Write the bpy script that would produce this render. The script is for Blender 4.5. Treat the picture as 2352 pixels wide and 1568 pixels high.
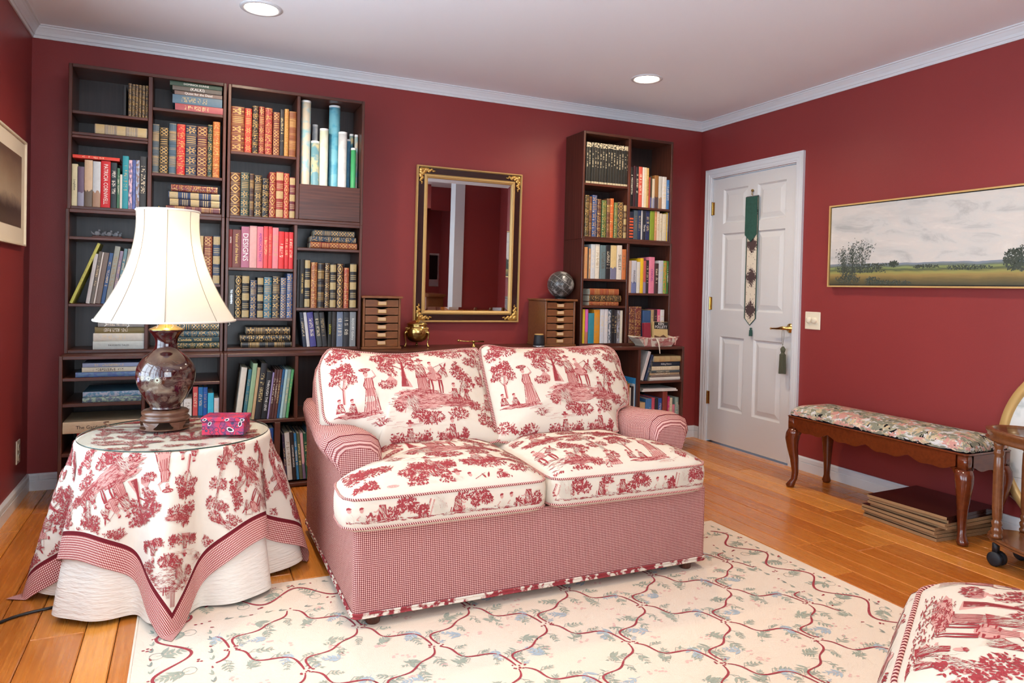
import bpy, bmesh, math, random
from math import sin, cos, pi, sqrt, radians
from mathutils import Vector, Matrix
from mathutils.bvhtree import BVHTree

SC = bpy.context.scene
COL = SC.collection
for o in list(bpy.data.objects):
    bpy.data.objects.remove(o)
W, H, YF = 4.375, 2.44, -5.6        # room: right wall x, ceiling z, front wall y (back wall y = 0, left wall x = 0)

# ------------------------------------------------------------------ camera
CAMP = Vector((.7672, -4.4259, 1.1223))
YAW, PITCH, ROLL, FPX, CX, CY = .4276, -.0161, .0232, 1624.76, 1176., 689.5
_f = Vector((sin(YAW)*cos(PITCH), cos(YAW)*cos(PITCH), sin(PITCH)))
_r = Vector((cos(YAW), -sin(YAW), 0)); _u = _r.cross(_f)
RR = _r*cos(ROLL)+_u*sin(ROLL); UU = _u*cos(ROLL)-_r*sin(ROLL); FF = _f
cd = bpy.data.cameras.new('camera'); cd.sensor_width = 36; cd.sensor_fit = 'HORIZONTAL'
cd.lens = FPX/2352*36; cd.shift_x = (1176-CX)/2352; cd.shift_y = (CY-784)/2352; cd.clip_start = .05
cam = bpy.data.objects.new('camera', cd); COL.objects.link(cam)
cam.matrix_world = Matrix(((RR.x, UU.x, -FF.x, CAMP.x), (RR.y, UU.y, -FF.y, CAMP.y), (RR.z, UU.z, -FF.z, CAMP.z), (0, 0, 0, 1)))
SC.camera = cam

def ray(px, py): return FF+RR*((px-CX)/FPX)-UU*((py-CY)/FPX)
def on(px, py, ax, v):                       # where the line of sight of a photo point meets a plane of the room
    d = ray(px, py); return CAMP+d*((v-CAMP[ax])/d[ax])
def pj(P):
    d = Vector(P)-CAMP; z = d.dot(FF); return CX+FPX*d.dot(RR)/z, CY-FPX*d.dot(UU)/z

# ------------------------------------------------------------------ world, daylight, exposure
wd = bpy.data.worlds.new('world'); SC.world = wd; wd.use_nodes = True
bgn = wd.node_tree.nodes['Background']; bgn.inputs[0].default_value = (.62, .78, 1, 1); bgn.inputs[1].default_value = 1.6
WINDOWS = [(-3.05, -1.25, .5, 2.12), (-5.3, -3.6, .5, 2.12)]     # openings in the left wall, second one added to light the sofa front: y0, y1, z0, z1
def area_light(name, loc, rot, sx, sy, power, col):
    l = bpy.data.lights.new(name, 'AREA'); l.shape = 'RECTANGLE'; l.size = sx; l.size_y = sy; l.energy = power; l.color = col
    o = bpy.data.objects.new(name, l); COL.objects.link(o); o.location = loc; o.rotation_euler = rot
    return o
FILLWIN = (.35, 2.35, .5, 2.12)                                 # opening added in the front wall to light bookcases and sofa: x0, x1, z0, z1
for i, (y0, y1, z0, z1) in enumerate(WINDOWS):      # daylight just outside each left window, the second as added fill
    area_light('window_daylight', (-.42, (y0+y1)/2, (z0+z1)/2+.1), (0, -pi/2-.3, 0), z1-z0+.3, y1-y0+.3, (86, 52)[i], (.68, .85, 1))
area_light('window_daylight', ((FILLWIN[0]+FILLWIN[1])/2, YF-.4, (FILLWIN[2]+FILLWIN[3])/2+.1), (pi/2+.3, 0, 0), FILLWIN[1]-FILLWIN[0]+.3, FILLWIN[3]-FILLWIN[2]+.3, 94, (.80, .91, 1))  # added fill from behind the camera, entering by the front opening
vs = SC.view_settings
vs.view_transform = 'Standard'; vs.look = 'None'; vs.gamma = 1; vs.use_curve_mapping = False
vs.exposure = .2
cy = SC.cycles
cy.use_adaptive_sampling = True; cy.adaptive_threshold = .1; cy.adaptive_min_samples = 12; cy.max_bounces = 6; cy.diffuse_bounces = 4; cy.glossy_bounces = 3; cy.transmission_bounces = 4; cy.transparent_max_bounces = 8
cy.caustics_reflective = False; cy.caustics_refractive = False
LAMP_W, DOWN_W = 1.8, 10.5

# ------------------------------------------------------------------ material graph helper
def lin(v): v /= 255.; return v/12.92 if v <= .04045 else ((v+.055)/1.055)**2.4
def c(r, g, b, a=1): return (lin(r), lin(g), lin(b), a)
class S:
    def __init__(s, g, k): s.g, s.k = g, k
    def __add__(s, o): return s.g.m('ADD', s, o)
    __radd__ = __add__
    def __sub__(s, o): return s.g.m('SUBTRACT', s, o)
    def __rsub__(s, o): return s.g.m('SUBTRACT', o, s)
    def __mul__(s, o): return s.g.m('MULTIPLY', s, o)
    __rmul__ = __mul__
    def __truediv__(s, o): return s.g.m('DIVIDE', s, o)
    def __lt__(s, o): return s.g.m('LESS_THAN', s, o)
    def __gt__(s, o): return s.g.m('GREATER_THAN', s, o)
class G:
    def __init__(s, name):
        s.mat = bpy.data.materials.new(name); s.mat.use_nodes = True; s.t = s.mat.node_tree; s.t.nodes.clear()
        s.out = s.t.nodes.new('ShaderNodeOutputMaterial')
    def put(s, sock, v):
        if isinstance(v, S): s.t.links.new(v.k, sock)
        elif v is not None: sock.default_value = v
    def n(s, typ, outi=0, ins=(), **kw):
        nd = s.t.nodes.new('ShaderNode'+typ)
        for k, v in kw.items(): setattr(nd, k, v)
        for k, v in (ins.items() if isinstance(ins, dict) else enumerate(ins)): s.put(nd.inputs[k], v)
        s.last = nd
        return S(s, nd.outputs[outi])
    def m(s, op, *a): return s.n('Math', 0, a, operation=op)
    def fr(s, a): return s.m('FRACT', a)
    def fl(s, a): return s.m('FLOOR', a)
    def ab(s, a): return s.m('ABSOLUTE', a)
    def mn(s, a, b): return s.m('MINIMUM', a, b)
    def mx(s, a, b): return s.m('MAXIMUM', a, b)
    def co(s, which='Object'): return S(s, s.t.nodes.new('ShaderNodeTexCoord').outputs[which])
    def xyz(s, v):
        nd = s.t.nodes.new('ShaderNodeSeparateXYZ'); s.put(nd.inputs[0], v); return [S(s, q) for q in nd.outputs]
    def vec(s, x, y, z): return s.n('CombineXYZ', 0, (x, y, z))
    def scl(s, v, k): return s.n('VectorMath', 0, (v, k), operation='MULTIPLY')
    def noise(s, v, sc, det=3, rough=.5, dist=0):
        return s.n('TexNoise', 0, {'Vector': v, 'Scale': sc, 'Detail': det, 'Roughness': rough, 'Distortion': dist})
    def vor(s, v, sc, out=0, **kw): return s.n('TexVoronoi', out, {'Vector': v, 'Scale': sc}, **kw)
    def white(s, v): return s.n('TexWhiteNoise', 0, {'Vector': v})
    def mix(s, f, a, b):
        nd = s.t.nodes.new('ShaderNodeMix'); nd.data_type = 'RGBA'
        s.put(nd.inputs[0], f); s.put(nd.inputs[6], a); s.put(nd.inputs[7], b); return S(s, nd.outputs[2])
    def ramp(s, f, stops, interp='LINEAR'):
        nd = s.t.nodes.new('ShaderNodeValToRGB'); s.put(nd.inputs[0], f); e = nd.color_ramp.elements; nd.color_ramp.interpolation = interp
        while len(e) < len(stops): e.new(.5)
        for q, (p, col) in zip(e, stops): q.position = p; q.color = col
        return S(s, nd.outputs[0])
    def bump(s, h, st=.3, d=.002): return s.n('Bump', 0, {'Strength': st, 'Distance': d, 'Height': h})
    def done(s, col, rough=.5, metal=0, bump=None, coat=0, spec=.5, **kw):
        b = s.t.nodes.new('ShaderNodeBsdfPrincipled')
        s.put(b.inputs['Base Color'], col); s.put(b.inputs['Roughness'], rough); s.put(b.inputs['Metallic'], metal)
        s.put(b.inputs['Coat Weight'], coat); s.put(b.inputs['Specular IOR Level'], spec)
        b.inputs['Coat Roughness'].default_value = .12
        if bump: s.put(b.inputs['Normal'], bump)
        for k, v in kw.items(): s.put(b.inputs[k], v)
        s.t.links.new(b.outputs[0], s.out.inputs[0]); return s.mat
MT = {}
def flat(name, col, rough=.5, metal=0, **kw): MT[name] = G(name).done(col, rough, metal, **kw)

# ------------------------------------------------------------------ mesh helpers
def tag(o, label=None, cat=None, group=None, kind=None):
    for k, v in (('label', label), ('category', cat), ('group', group), ('kind', kind)):
        if v: o[k] = v
    return o
def thing(name, label, cat, loc=(0, 0, 0), rz=0, group=None, kind=None):
    o = bpy.data.objects.new(name, None); COL.objects.link(o); o.location = loc; o.rotation_euler = (0, 0, rz); o.empty_display_size = .05
    return tag(o, label, cat, group, kind)
def wloc(p):
    v = Vector((0, 0, 0))
    while p is not None: v += p.location; p = p.parent
    return v
def mk(name, V, F, mat, parent=None, smooth=False, uv=None, mi=None, local=False, origin=None):
    """one mesh object; V in room coordinates unless local; its origin goes to the base of the mesh when it has no parent"""
    V = [Vector(v) for v in V]
    if parent is not None and not local:
        L = wloc(parent); V = [v-L for v in V]
    loc = Vector((0, 0, 0))
    if parent is None and not local:
        if origin is None:
            lo = [min(v[k] for v in V) for k in range(3)]; hi = [max(v[k] for v in V) for k in range(3)]
            origin = ((lo[0]+hi[0])/2, (lo[1]+hi[1])/2, lo[2])
        loc = Vector(origin); V = [v-loc for v in V]
    me = bpy.data.meshes.new(name); me.from_pydata([tuple(v) for v in V], [], F)
    for m in (mat if isinstance(mat, (list, tuple)) else [mat]): me.materials.append(MT[m])
    if smooth: me.polygons.foreach_set('use_smooth', [True]*len(me.polygons))
    if mi: me.polygons.foreach_set('material_index', mi)
    if uv:
        ul = me.uv_layers.new(name='UVMap'); li = [0]*len(me.loops); me.loops.foreach_get('vertex_index', li)
        ul.data.foreach_set('uv', [q for i in li for q in uv[i]])
    me.update()
    o = bpy.data.objects.new(name, me); COL.objects.link(o); o.parent = parent; o.location = loc
    return o
def box(x0, x1, y0, y1, z0, z1):
    return [(x0, y0, z0), (x1, y0, z0), (x1, y1, z0), (x0, y1, z0), (x0, y0, z1), (x1, y0, z1), (x1, y1, z1), (x0, y1, z1)], \
        [(0, 3, 2, 1), (4, 5, 6, 7), (0, 1, 5, 4), (1, 2, 6, 5), (2, 3, 7, 6), (3, 0, 4, 7)]
def cbox(x0, x1, y0, y1, z0, z1, e=.002):
    """box with chamfered edges"""
    e = min(e, (x1-x0)*.4, (y1-y0)*.4, (z1-z0)*.4); V = []; F = []
    xs, ys, zs = (x0, x1), (y0, y1), (z0, z1); sg = (1, -1)
    ix = {}
    for i in (0, 1):
        for j in (0, 1):
            for k in (0, 1):
                P = (xs[i], ys[j], zs[k]); I = (xs[i]+sg[i]*e, ys[j]+sg[j]*e, zs[k]+sg[k]*e)
                for a in range(3):
                    q = list(I); q[a] = P[a]; ix[i, j, k, a] = len(V); V.append(tuple(q))
    def quad(*q): F.append(tuple(ix[w] for w in q))
    for a in range(3):
        b, d = [(1, 2), (2, 0), (0, 1)][a]
        for s in (0, 1):
            w = []
            for (p, r) in ((0, 0), (1, 0), (1, 1), (0, 1)):
                t = [0, 0, 0]; t[a] = s; t[b] = p; t[d] = r; w.append((*t, a))
            quad(*(w if s else w[::-1]))
    for a in range(3):              # edges along axis a
        b, d = [(1, 2), (2, 0), (0, 1)][a]
        for p in (0, 1):
            for r in (0, 1):
                t0 = [0, 0, 0]; t1 = [0, 0, 0]; t0[a] = 0; t1[a] = 1
                for t in (t0, t1): t[b] = p; t[d] = r
                w = [(*t0, b), (*t1, b), (*t1, d), (*t0, d)]
                quad(*(w if (p ^ r) else w[::-1]))
    for i in (0, 1):
        for j in (0, 1):
            for k in (0, 1):
                w = [(i, j, k, 0), (i, j, k, 1), (i, j, k, 2)]
                quad(*(w if (i+j+k) % 2 else w[::-1]))
    return V, F
def join(*parts):
    V, F = [], []
    for v, f in parts:
        n = len(V); V += v; F += [tuple(i+n for i in q) for q in f]
    return V, F
def loft(rings, closed=True, cap0=False, cap1=False, flip=False):
    n = len(rings[0]); V = [p for r in rings for p in r]; F = []
    for i in range(len(rings)-1):
        for j in range(n if closed else n-1):
            k = (j+1) % n; q = (i*n+j, i*n+k, (i+1)*n+k, (i+1)*n+j); F.append(q[::-1] if flip else q)
    if cap0: F.append(tuple(range(n))[::-1] if not flip else tuple(range(n)))
    if cap1:
        b = (len(rings)-1)*n; q = tuple(range(b, b+n)); F.append(q if not flip else q[::-1])
    return V, F
def lathe(prof, cx=0, cy=0, z0=0, n=32, cap0=True, cap1=True):
    return loft([[(cx+r*cos(2*pi*j/n), cy+r*sin(2*pi*j/n), z0+z) for j in range(n)] for r, z in prof], True, cap0, cap1)
def tube(path, r, n=8, closed=False):
    path = [Vector(p) for p in path]; m = len(path); rings = []; up = None
    for i, p in enumerate(path):
        a = path[(i-1) % m] if (closed or i > 0) else p; b = path[(i+1) % m] if (closed or i < m-1) else p
        t = (b-a).normalized()
        if up is None: up = Vector((0, 0, 1)) if abs(t.z) < .9 else Vector((1, 0, 0))
        s = t.cross(up).normalized(); up = s.cross(t).normalized(); rr = r[i] if isinstance(r, (list, tuple)) else r
        rings.append([p+s*(rr*cos(2*pi*j/n))+up*(rr*sin(2*pi*j/n)) for j in range(n)])
    if closed: rings.append(rings[0])
    return loft(rings, True, not closed, not closed)
def spline(pts, k=8, closed=False):
    P = [Vector(p) for p in pts]; n = len(P); out = []
    for i in range(n if closed else n-1):
        g = lambda q: P[q % n] if closed else P[max(0, min(n-1, q))]
        a, b, d, e = g(i-1), g(i), g(i+1), g(i+2)
        for j in range(k):
            t = j/k; out.append(.5*((2*b)+(d-a)*t+(2*a-5*b+4*d-e)*t*t+(3*b-a-3*d+e)*t**3))
    if not closed: out.append(P[-1])
    return out
def ball(cx, cy, cz, rx, ry=None, rz=None, n=16, m=10):
    ry = ry or rx; rz = rz or rx
    return loft([[(cx+rx*sin(pi*i/m)*cos(2*pi*j/n), cy+ry*sin(pi*i/m)*sin(2*pi*j/n), cz-rz*cos(pi*i/m)) for j in range(n)] for i in range(1, m)], True, True, True)
def lerp(a, b, t): return a+(b-a)*t
def text_mesh(txt, size, wide=None):
    cu = bpy.data.curves.new('t', 'FONT'); cu.body = txt; cu.size = size; cu.resolution_u = 2; cu.align_x = 'CENTER'; cu.align_y = 'CENTER'
    o = bpy.data.objects.new('t', cu); COL.objects.link(o)
    bpy.context.view_layer.update()
    me = bpy.data.meshes.new_from_object(o.evaluated_get(bpy.context.evaluated_depsgraph_get()))
    V = [v.co.copy() for v in me.vertices]; F = [tuple(p.vertices) for p in me.polygons]
    bpy.data.objects.remove(o); bpy.data.curves.remove(cu); bpy.data.meshes.remove(me)
    if wide and V:
        a = min(v.x for v in V); b = max(v.x for v in V); k = wide/(b-a) if b-a > wide else 1
        V = [Vector((v.x*k, v.y, 0)) for v in V]
    return V, F
def lettering(parent, txt, size, org, right, up, mat, wide=None, name='lettering'):
    V, F = text_mesh(txt, size, wide); R, U = Vector(right), Vector(up); O = Vector(org)
    return mk(name, [O+R*v.x+U*v.y for v in V], F, mat, parent, local=True)
# ------------------------------------------------------------------ materials
def mats():
    g = G('wall_red'); p = g.co(); nz = g.noise(p, 240, 2); lo = g.noise(p, 1.3, 2)
    MT['wall'] = g.done(g.mix(lo, c(134, 51, 51), c(146, 58, 56)), .42, bump=g.bump(nz, .25, .0015), spec=.35)
    g = G('ceiling_white'); p = g.co(); MT['ceil'] = g.done(c(240, 244, 250), .85, bump=g.bump(g.noise(p, 160, 2), .15, .001))
    flat('trim', c(218, 221, 225), .35)
    flat('door', c(214, 214, 214), .4)
    flat('plate', c(232, 222, 198), .35)
    flat('dark', c(14, 12, 12), .6)
    flat('black', c(18, 18, 20), .4)
    flat('rubber', c(22, 26, 34), .55)
    # floor boards: grain along y, tone differs from board to board
    g = G('oak'); p = g.co(); r = g.n('ObjectInfo', 5); x, y, z = g.xyz(p)
    q = g.vec(x*14+r*40, y*.9+r*13, z); gr = g.noise(q, 3.2, 5, .6, 1.6); fine = g.noise(g.vec(x*70, y*1.6+r*9, z), 1.5, 3, .55)
    base = g.mix(r, c(172, 90, 26), c(226, 148, 62)); col = g.mix(g.ramp(gr, [(.4, (0, 0, 0, 1)), (.8, (.6, .6, .6, 1))]), base, c(214, 142, 66))
    col = g.mix(g.ramp(fine, [(.45, (0, 0, 0, 1)), (.75, (.35, .35, .35, 1))]), col, c(150, 80, 32))
    MT['oak'] = g.done(col, g.m('MULTIPLY_ADD', fine, .12, .22), bump=g.bump(fine, .12, .0006), coat=.25)
    flat('gap', c(62, 32, 16), .7)
    # bookcase wood, grain along z or x
    for nm, ax in (('woodv', 2), ('woodh', 0)):
        g = G('dark_wood'); p = g.co(); x, y, z = g.xyz(p); a = [x*60, y*60, z*60]; a[ax] = (x, y, z)[ax]*2.2
        n = g.noise(g.vec(*a), 1.4, 4, .6)
        MT[nm] = g.done(g.ramp(n, [(.3, c(56, 27, 19)), (.55, c(82, 43, 31)), (.8, c(104, 59, 43))]), .33, bump=g.bump(n, .1, .0006), spec=.5)
    g = G('backing'); p = g.co(); x, y, z = g.xyz(p); n = g.noise(g.vec(x*50, y*50, z*2), 1.4, 4, .6)
    MT['backing'] = g.done(g.ramp(n, [(.3, c(36, 26, 24)), (.75, c(56, 42, 39))]), .34)
    for nm, k0, k1, ro in (('cherry', c(78, 32, 16), c(118, 54, 24), .16), ('walnut', c(92, 52, 28), c(132, 82, 48), .22),
                           ('chest', c(96, 54, 28), c(142, 88, 48), .35), ('stand', c(70, 44, 32), c(112, 74, 52), .3), ('mirwood', c(38, 18, 16), c(56, 26, 22), .25)):
        g = G(nm); p = g.co(); x, y, z = g.xyz(p); n = g.noise(g.vec(x*8, y*30, z*30), 2, 4, .6)
        MT[nm] = g.done(g.mix(n, k0, k1), ro, coat=.3)
    flat('gold', c(206, 164, 92), .33, .75)
    flat('giltpaint', c(214, 176, 112), .38, .35)
    flat('brass', c(204, 174, 104), .2, 1)
    flat('oldbrass', c(160, 130, 70), .3, .9)
    flat('silver', c(196, 200, 204), .2, .8)
    flat('mirror', c(205, 205, 205), .01, 1)
    flat('glass', (1, 1, 1, 1), .02, **{'Transmission Weight': 1.0, 'IOR': 1.45})
    g = G('sheet'); fr = g.n('Fresnel', 0, {'IOR': 1.4}); tp = g.n('BsdfTransparent', 0, ((.98, .99, .985, 1),)); gl = g.n('BsdfGlossy', 0, {'Roughness': .02})     # thin clear sheet
    mxs = g.n('MixShader', 0, (fr*.2, tp, gl)); g.t.links.new(mxs.k, g.out.inputs[0]); MT['sheet'] = g.mat
    flat('glassedge', c(40, 62, 54), .1)
    flat('page', c(226, 214, 188), .8)
    flat('ink', c(16, 14, 14), .6); flat('inkwhite', c(236, 234, 228), .6); flat('inkgold', c(220, 184, 104), .4, .3)
    flat('inkpurple', c(122, 40, 140), .6); flat('inkyellow', c(214, 206, 60), .6); flat('inkpink', c(232, 120, 130), .6)
    # fabrics
    flat('cream', c(212, 199, 182), .85, spec=.2)
    flat('toiledark', c(152, 56, 60), .85, spec=.2); flat('toilemid', c(200, 148, 138), .85, spec=.2)
    flat('maroon', c(104, 24, 34), .8, spec=.2)
    def ging(name, per, col0, col1, col2):
        g = G(name); u, v, _ = g.xyz(g.co('UV'))
        a = (g.fr(u/per) < .5)+(g.fr(v/per) < .5)
        MT[name] = g.done(g.ramp(a*.5, [(0, col0), (.34, col1), (.67, col2)], 'CONSTANT'), .85, spec=.2)
    ging('gingham', .0066, c(228, 194, 182), c(172, 100, 96), c(82, 26, 34))
    g = G('piping'); u, v, _ = g.xyz(g.co('UV')); MT['piping'] = g.done(g.mix(g.fr(u/.0075+v*1.5) < .5, c(226, 176, 164), c(112, 40, 46)), .85, spec=.2)
    # table cloth: flat cloth coordinates decide toile ground, dark binding and gingham border
    g = G('tablecloth'); u, v, _ = g.xyz(g.co('UV')); d = g.mx(g.ab(u), g.ab(v))
    ck = (g.fr(u/.0074) < .5)+(g.fr(v/.0074) < .5)
    gcol = g.ramp(ck*.5, [(0, c(240, 220, 208)), (.34, c(190, 112, 106)), (.67, c(122, 36, 44))], 'CONSTANT')
    MT['cloth'] = g.done(g.mix(d > .597, g.mix(d > .584, c(216, 205, 190), c(104, 24, 34)), gcol), .85, spec=.2)
    g = G('undercloth'); u, v, _ = g.xyz(g.co('UV')); n = g.noise(g.vec(u*16, v*70, 0), 1.6, 2)
    MT['under'] = g.done(c(226, 218, 206), .9, bump=g.bump(n, .7, .006), spec=.1)
    g = G('shade'); dif = g.n('BsdfDiffuse', 0, (c(204, 200, 193),)); tr = g.n('BsdfTranslucent', 0, (c(250, 232, 205),))
    mxs = g.n('MixShader', 0, (.42, dif, tr)); g.t.links.new(mxs.k, g.out.inputs[0]); MT['shade'] = g.mat
    flat('shadetrim', c(214, 208, 198), .8); flat('seam', c(150, 138, 122), .8)
    # lamp vase: dark maroon glaze with gold/silver cloud and flower sprays
    g = G('vase'); p = g.co(); x, y, z = g.xyz(p); n = g.noise(g.vec(x*8, y*8, z*14), 1.5, 5, .65, 1.2); fade = g.ramp(z*1., [(.10, (1, 1, 1, 1)), (.21, (0, 0, 0, 1))])
    lum = g.ramp(n, [(.48, (0, 0, 0, 1)), (.68, (.75, .75, .75, 1))]); msk = lum*fade
    MT['vase'] = g.done(g.mix(msk, c(52, 12, 14), c(168, 150, 128)), .07, g.m('MULTIPLY', msk, .6), coat=.8)
    g = G('bloom'); MT['bloom'] = g.done(g.n('ObjectInfo', 1), .3)
    # rug
    g = G('rug'); p = g.co(); n = g.noise(p, 420, 2); lo = g.noise(p, 2.2, 2)
    MT['rug'] = g.done(g.mix(lo, c(222, 202, 180), c(230, 213, 194)), .95, bump=g.bump(n, .5, .002), spec=.1)
    for nm, col in (('rugred', c(156, 66, 72)), ('ruggreen', c(160, 164, 148)), ('rugblue', c(168, 178, 184)), ('rugpink', c(220, 178, 166)), ('rugdark', c(142, 146, 136))):
        flat(nm, col, .95, spec=.1)
    # tapestry
    flat('tapblack', c(30, 28, 32), .9, spec=.1)
    for i, col in enumerate(((216, 170, 154), (222, 196, 172), (184, 182, 180), (168, 163, 140), (208, 206, 206), (198, 176, 142), (134, 133, 116), (200, 146, 136))):
        flat('tap%d' % i, c(*col), .9, spec=.1)
    # chipboard edges
    g = G('chipboard'); n = g.noise(g.co(), 380, 2); MT['chip'] = g.done(g.mix(n, c(104, 76, 50), c(190, 152, 108)), .85)
    # globe: pale land on dark sea with a grid of fine lines
    g = G('globe'); p = g.co(); x, y, z = g.xyz(p); n = g.noise(p, 17, 7, .65)
    la = g.m('ARCTAN2', y, x); lz = g.fr(z*22+.5); ln = g.fr(la*24/(2*pi))
    grid = g.mx(lz < .07, ln < .06)
    land = g.ramp(n, [(.51, (0, 0, 0, 1)), (.57, (1, 1, 1, 1))])
    MT['globe'] = g.done(g.mix(g.mx(land*.75, grid*.55), c(62, 60, 58), c(176, 174, 170)), .28)
    # paisley box
    g = G('paisley'); p = g.co(); n = g.vor(p, 52, 0); n2 = g.vor(p, 110, 0); k = g.noise(p, 40, 2)
    a = g.mix(g.ramp(k, [(.45, (0, 0, 0, 1)), (.6, (1, 1, 1, 1))]), c(186, 30, 62), c(128, 44, 90)); a = g.mix(g.ab(n-.42) < .06, a, c(60, 44, 78)); a = g.mix(n2 < .12, a, c(200, 90, 110))
    MT['paisley'] = g.done(a, .5)
    # oil landscape: u 0..1 along, v 0..1 up
    g = G('painting'); u, v, _ = g.xyz(g.co('UV')); q = g.vec(u*3.2, v*2.2, 0)
    cl = g.noise(g.vec(u*4+v*1.5, v*3.4-u*.5, 0), 1.5, 7, .62, .6); cl2 = g.noise(g.vec(u*2.2, v*3, 4), 1.3, 5, .6, .4)
    sky = g.ramp(cl, [(.3, c(172, 172, 170)), (.45, c(200, 198, 194)), (.58, c(206, 200, 194)), (.75, c(218, 213, 206))])
    sky = g.mix(g.ramp(cl2, [(.5, (0, 0, 0, 1)), (.72, (.4, .4, .4, 1))]), sky, c(150, 156, 158))
    gn = g.noise(g.vec(u*9, v*34, 2), 1.6, 6, .65); hor = v+(g.noise(g.vec(u*6, 0, 0), 1.4, 3)-.5)*.05
    land_ = g.ramp(hor+(gn-.5)*.05, [(.0, c(66, 66, 50)), (.07, c(112, 98, 60)), (.12, c(154, 130, 76)), (.15, c(150, 148, 84)), (.18, c(84, 92, 66)), (.205, c(138, 150, 92)), (.225, c(98, 110, 96)), (.25, c(124, 134, 146))])
    MT['painting'] = g.done(g.mix(hor > .262, land_, sky), .6, bump=g.bump(g.noise(g.vec(u*120, v*50, 0), 3, 3), .25, .001))
    flat('foliage', c(62, 70, 60), .7); flat('foliage2', c(86, 94, 88), .7)
    # sepia photograph in the left picture
    g = G('sepia'); u, v, _ = g.xyz(g.co('UV')); n = g.noise(g.vec(u*3, v*3, 0), 2, 5, .6)
    t = v+(n-.5)*.25
    MT['sepia'] = g.done(g.ramp(t, [(.05, c(96, 82, 70)), (.22, c(66, 56, 50)), (.3, c(110, 96, 84)), (.42, c(176, 158, 132)), (.7, c(150, 128, 104)), (.95, c(112, 90, 74))]), .3)
    flat('mat', c(226, 214, 192), .8); flat('card', c(212, 176, 138), .7)
    g = G('hem'); n = g.noise(g.co(), 34, 3); MT['hem'] = g.done(g.mix(g.ramp(n, [(.44, (0, 0, 0, 1)), (.52, (1, 1, 1, 1))]), c(224, 211, 194), c(150, 58, 62)), .85, spec=.2)
    flat('crystal', c(210, 216, 222), .08, **{'Transmission Weight': .5, 'IOR': 1.5})
    # round framed print
    g = G('roundprint'); u, v, _ = g.xyz(g.co('UV')); n = g.noise(g.vec(u*5, v*5, 0), 2, 4); ln = g.fr(v*5+u*.35) < .02
    MT['print'] = g.done(g.mix(g.mx(ln*.5, g.ramp(n, [(.58, (0, 0, 0, 1)), (.7, (.35, .35, .35, 1))])), c(226, 228, 226), c(110, 130, 122)), .5)
    g = G('stole'); u, v, _ = g.xyz(g.co('UV')); n = g.vor(g.vec(u*4, v*16, 0), 2.4, 0); n2 = g.noise(g.vec(u*10, v*50, 0), 1.6, 3)
    tt = g.ab(g.fr(v*4.)-.5)*2; r2 = tt*1.1+g.ab(u-.5)*1.1+(n2-.5)*1.5
    MT['stole'] = g.done(g.mix(g.mx(r2 < .62, g.mx((n < .2)*.8, (g.ab(u-.5) > .42)*.8)), c(222, 212, 192), c(78, 60, 60)), .9)
    g = G('velvet'); n = g.noise(g.co(), 60, 3); MT['velvet'] = g.done(g.mix(n, c(28, 66, 58), c(52, 96, 84)), .8)
    flat('tassel', c(84, 84, 66), .9); flat('tasselgreen', c(50, 84, 76), .9)
    # map rolls
    for nm, a, b in (('map0', c(150, 196, 208), c(214, 204, 186)), ('map1', c(92, 176, 206), c(130, 200, 220)), ('map2', c(222, 208, 160), c(110, 160, 176)),
                     ('map3', c(214, 224, 200), c(226, 230, 218)), ('map4', c(204, 208, 212), c(226, 228, 230)), ('map5', c(72, 170, 110), c(232, 190, 80)), ('map6', c(108, 160, 188), c(90, 140, 176))):
        g = G('map_paper'); p = g.co(); x, y, z = g.xyz(p); n = g.noise(p, 26, 4); big = g.noise(p, 9, 1)
        t = g.ramp(n*.5+big*.6, [(.5, (0, 0, 0, 1)), (.6, (1, 1, 1, 1))])
        if nm == 'map5': t = z < .075
        MT[nm] = g.done(g.mix(t, a, b), .45)
    flat('maprim', c(228, 230, 230), .6)
    # ---- book covers: the colour is the object's own, the tooling follows the spine (u across, v up)
    def book(name, fn, rough=.45):
        g = G('book_'+name); u, v, _ = g.xyz(g.co('UV')); base = g.n('ObjectInfo', 1); rnd = S(g, g.last.outputs[5])
        nz = g.noise(g.co(), 60, 3); b2 = g.mix(g.m('MULTIPLY', nz, .5), base, g.scl(base, (.55, .55, .55)))
        msk, col = fn(g, u, v, rnd)
        inside = (u > 0)*(u < 1)
        mk_ = msk*inside*.8
        MT['bk_'+name] = g.done(g.mix(mk_, b2, col), rough, g.m('MULTIPLY', mk_, .35) if name[0] == 'g' else 0, bump=g.bump(nz, .15, .0008))
    GOLD = c(196, 158, 92)
    def panels(g, v, n=5.):
        t = v*n; return g.fl(t), (g.fr(t)-.5)*2
    def lines(g, pv): return (g.ab(g.ab(pv)-.84) < .035)
    def f_plain(g, u, v, r): return (g.ab(v-.1) < -1), GOLD
    def f_title(g, u, v, r):
        k = v*30; w = (g.white(g.vec(g.fl(k), r*50, 0)) > .22)*(g.fr(k) > .3)*(g.ab(u-.5) < .2)*(g.ab(v-.56) < .26)
        w2 = g.white(g.vec(g.fl(k*2.), g.fl(u*12), r*31)) > .42
        return w*w2, g.ramp(r, [(0, c(232, 226, 212)), (.5, c(214, 190, 130)), (1, c(60, 50, 50))])
    def f_gros(g, u, v, r):
        i, pv = panels(g, v); x = (u-.5)*2; th = g.m('ARCTAN2', pv, x); rad = g.m('SQRT', x*x+pv*pv)
        pet = g.m('COSINE', th*g.fl(r*3+5))*.2+.5
        ros = (rad < pet)*(rad > .17)*(g.ab(rad-.36) > .045); ti = g.ab(i-3) < .5
        tl = (g.fr(pv*2.6) > .55)*(g.ab(x) < .6)*(g.ab(pv) < .7)
        return g.mx(lines(g, pv)*(g.ab(x) < .92), ti*tl+(1-ti)*ros), GOLD
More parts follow.
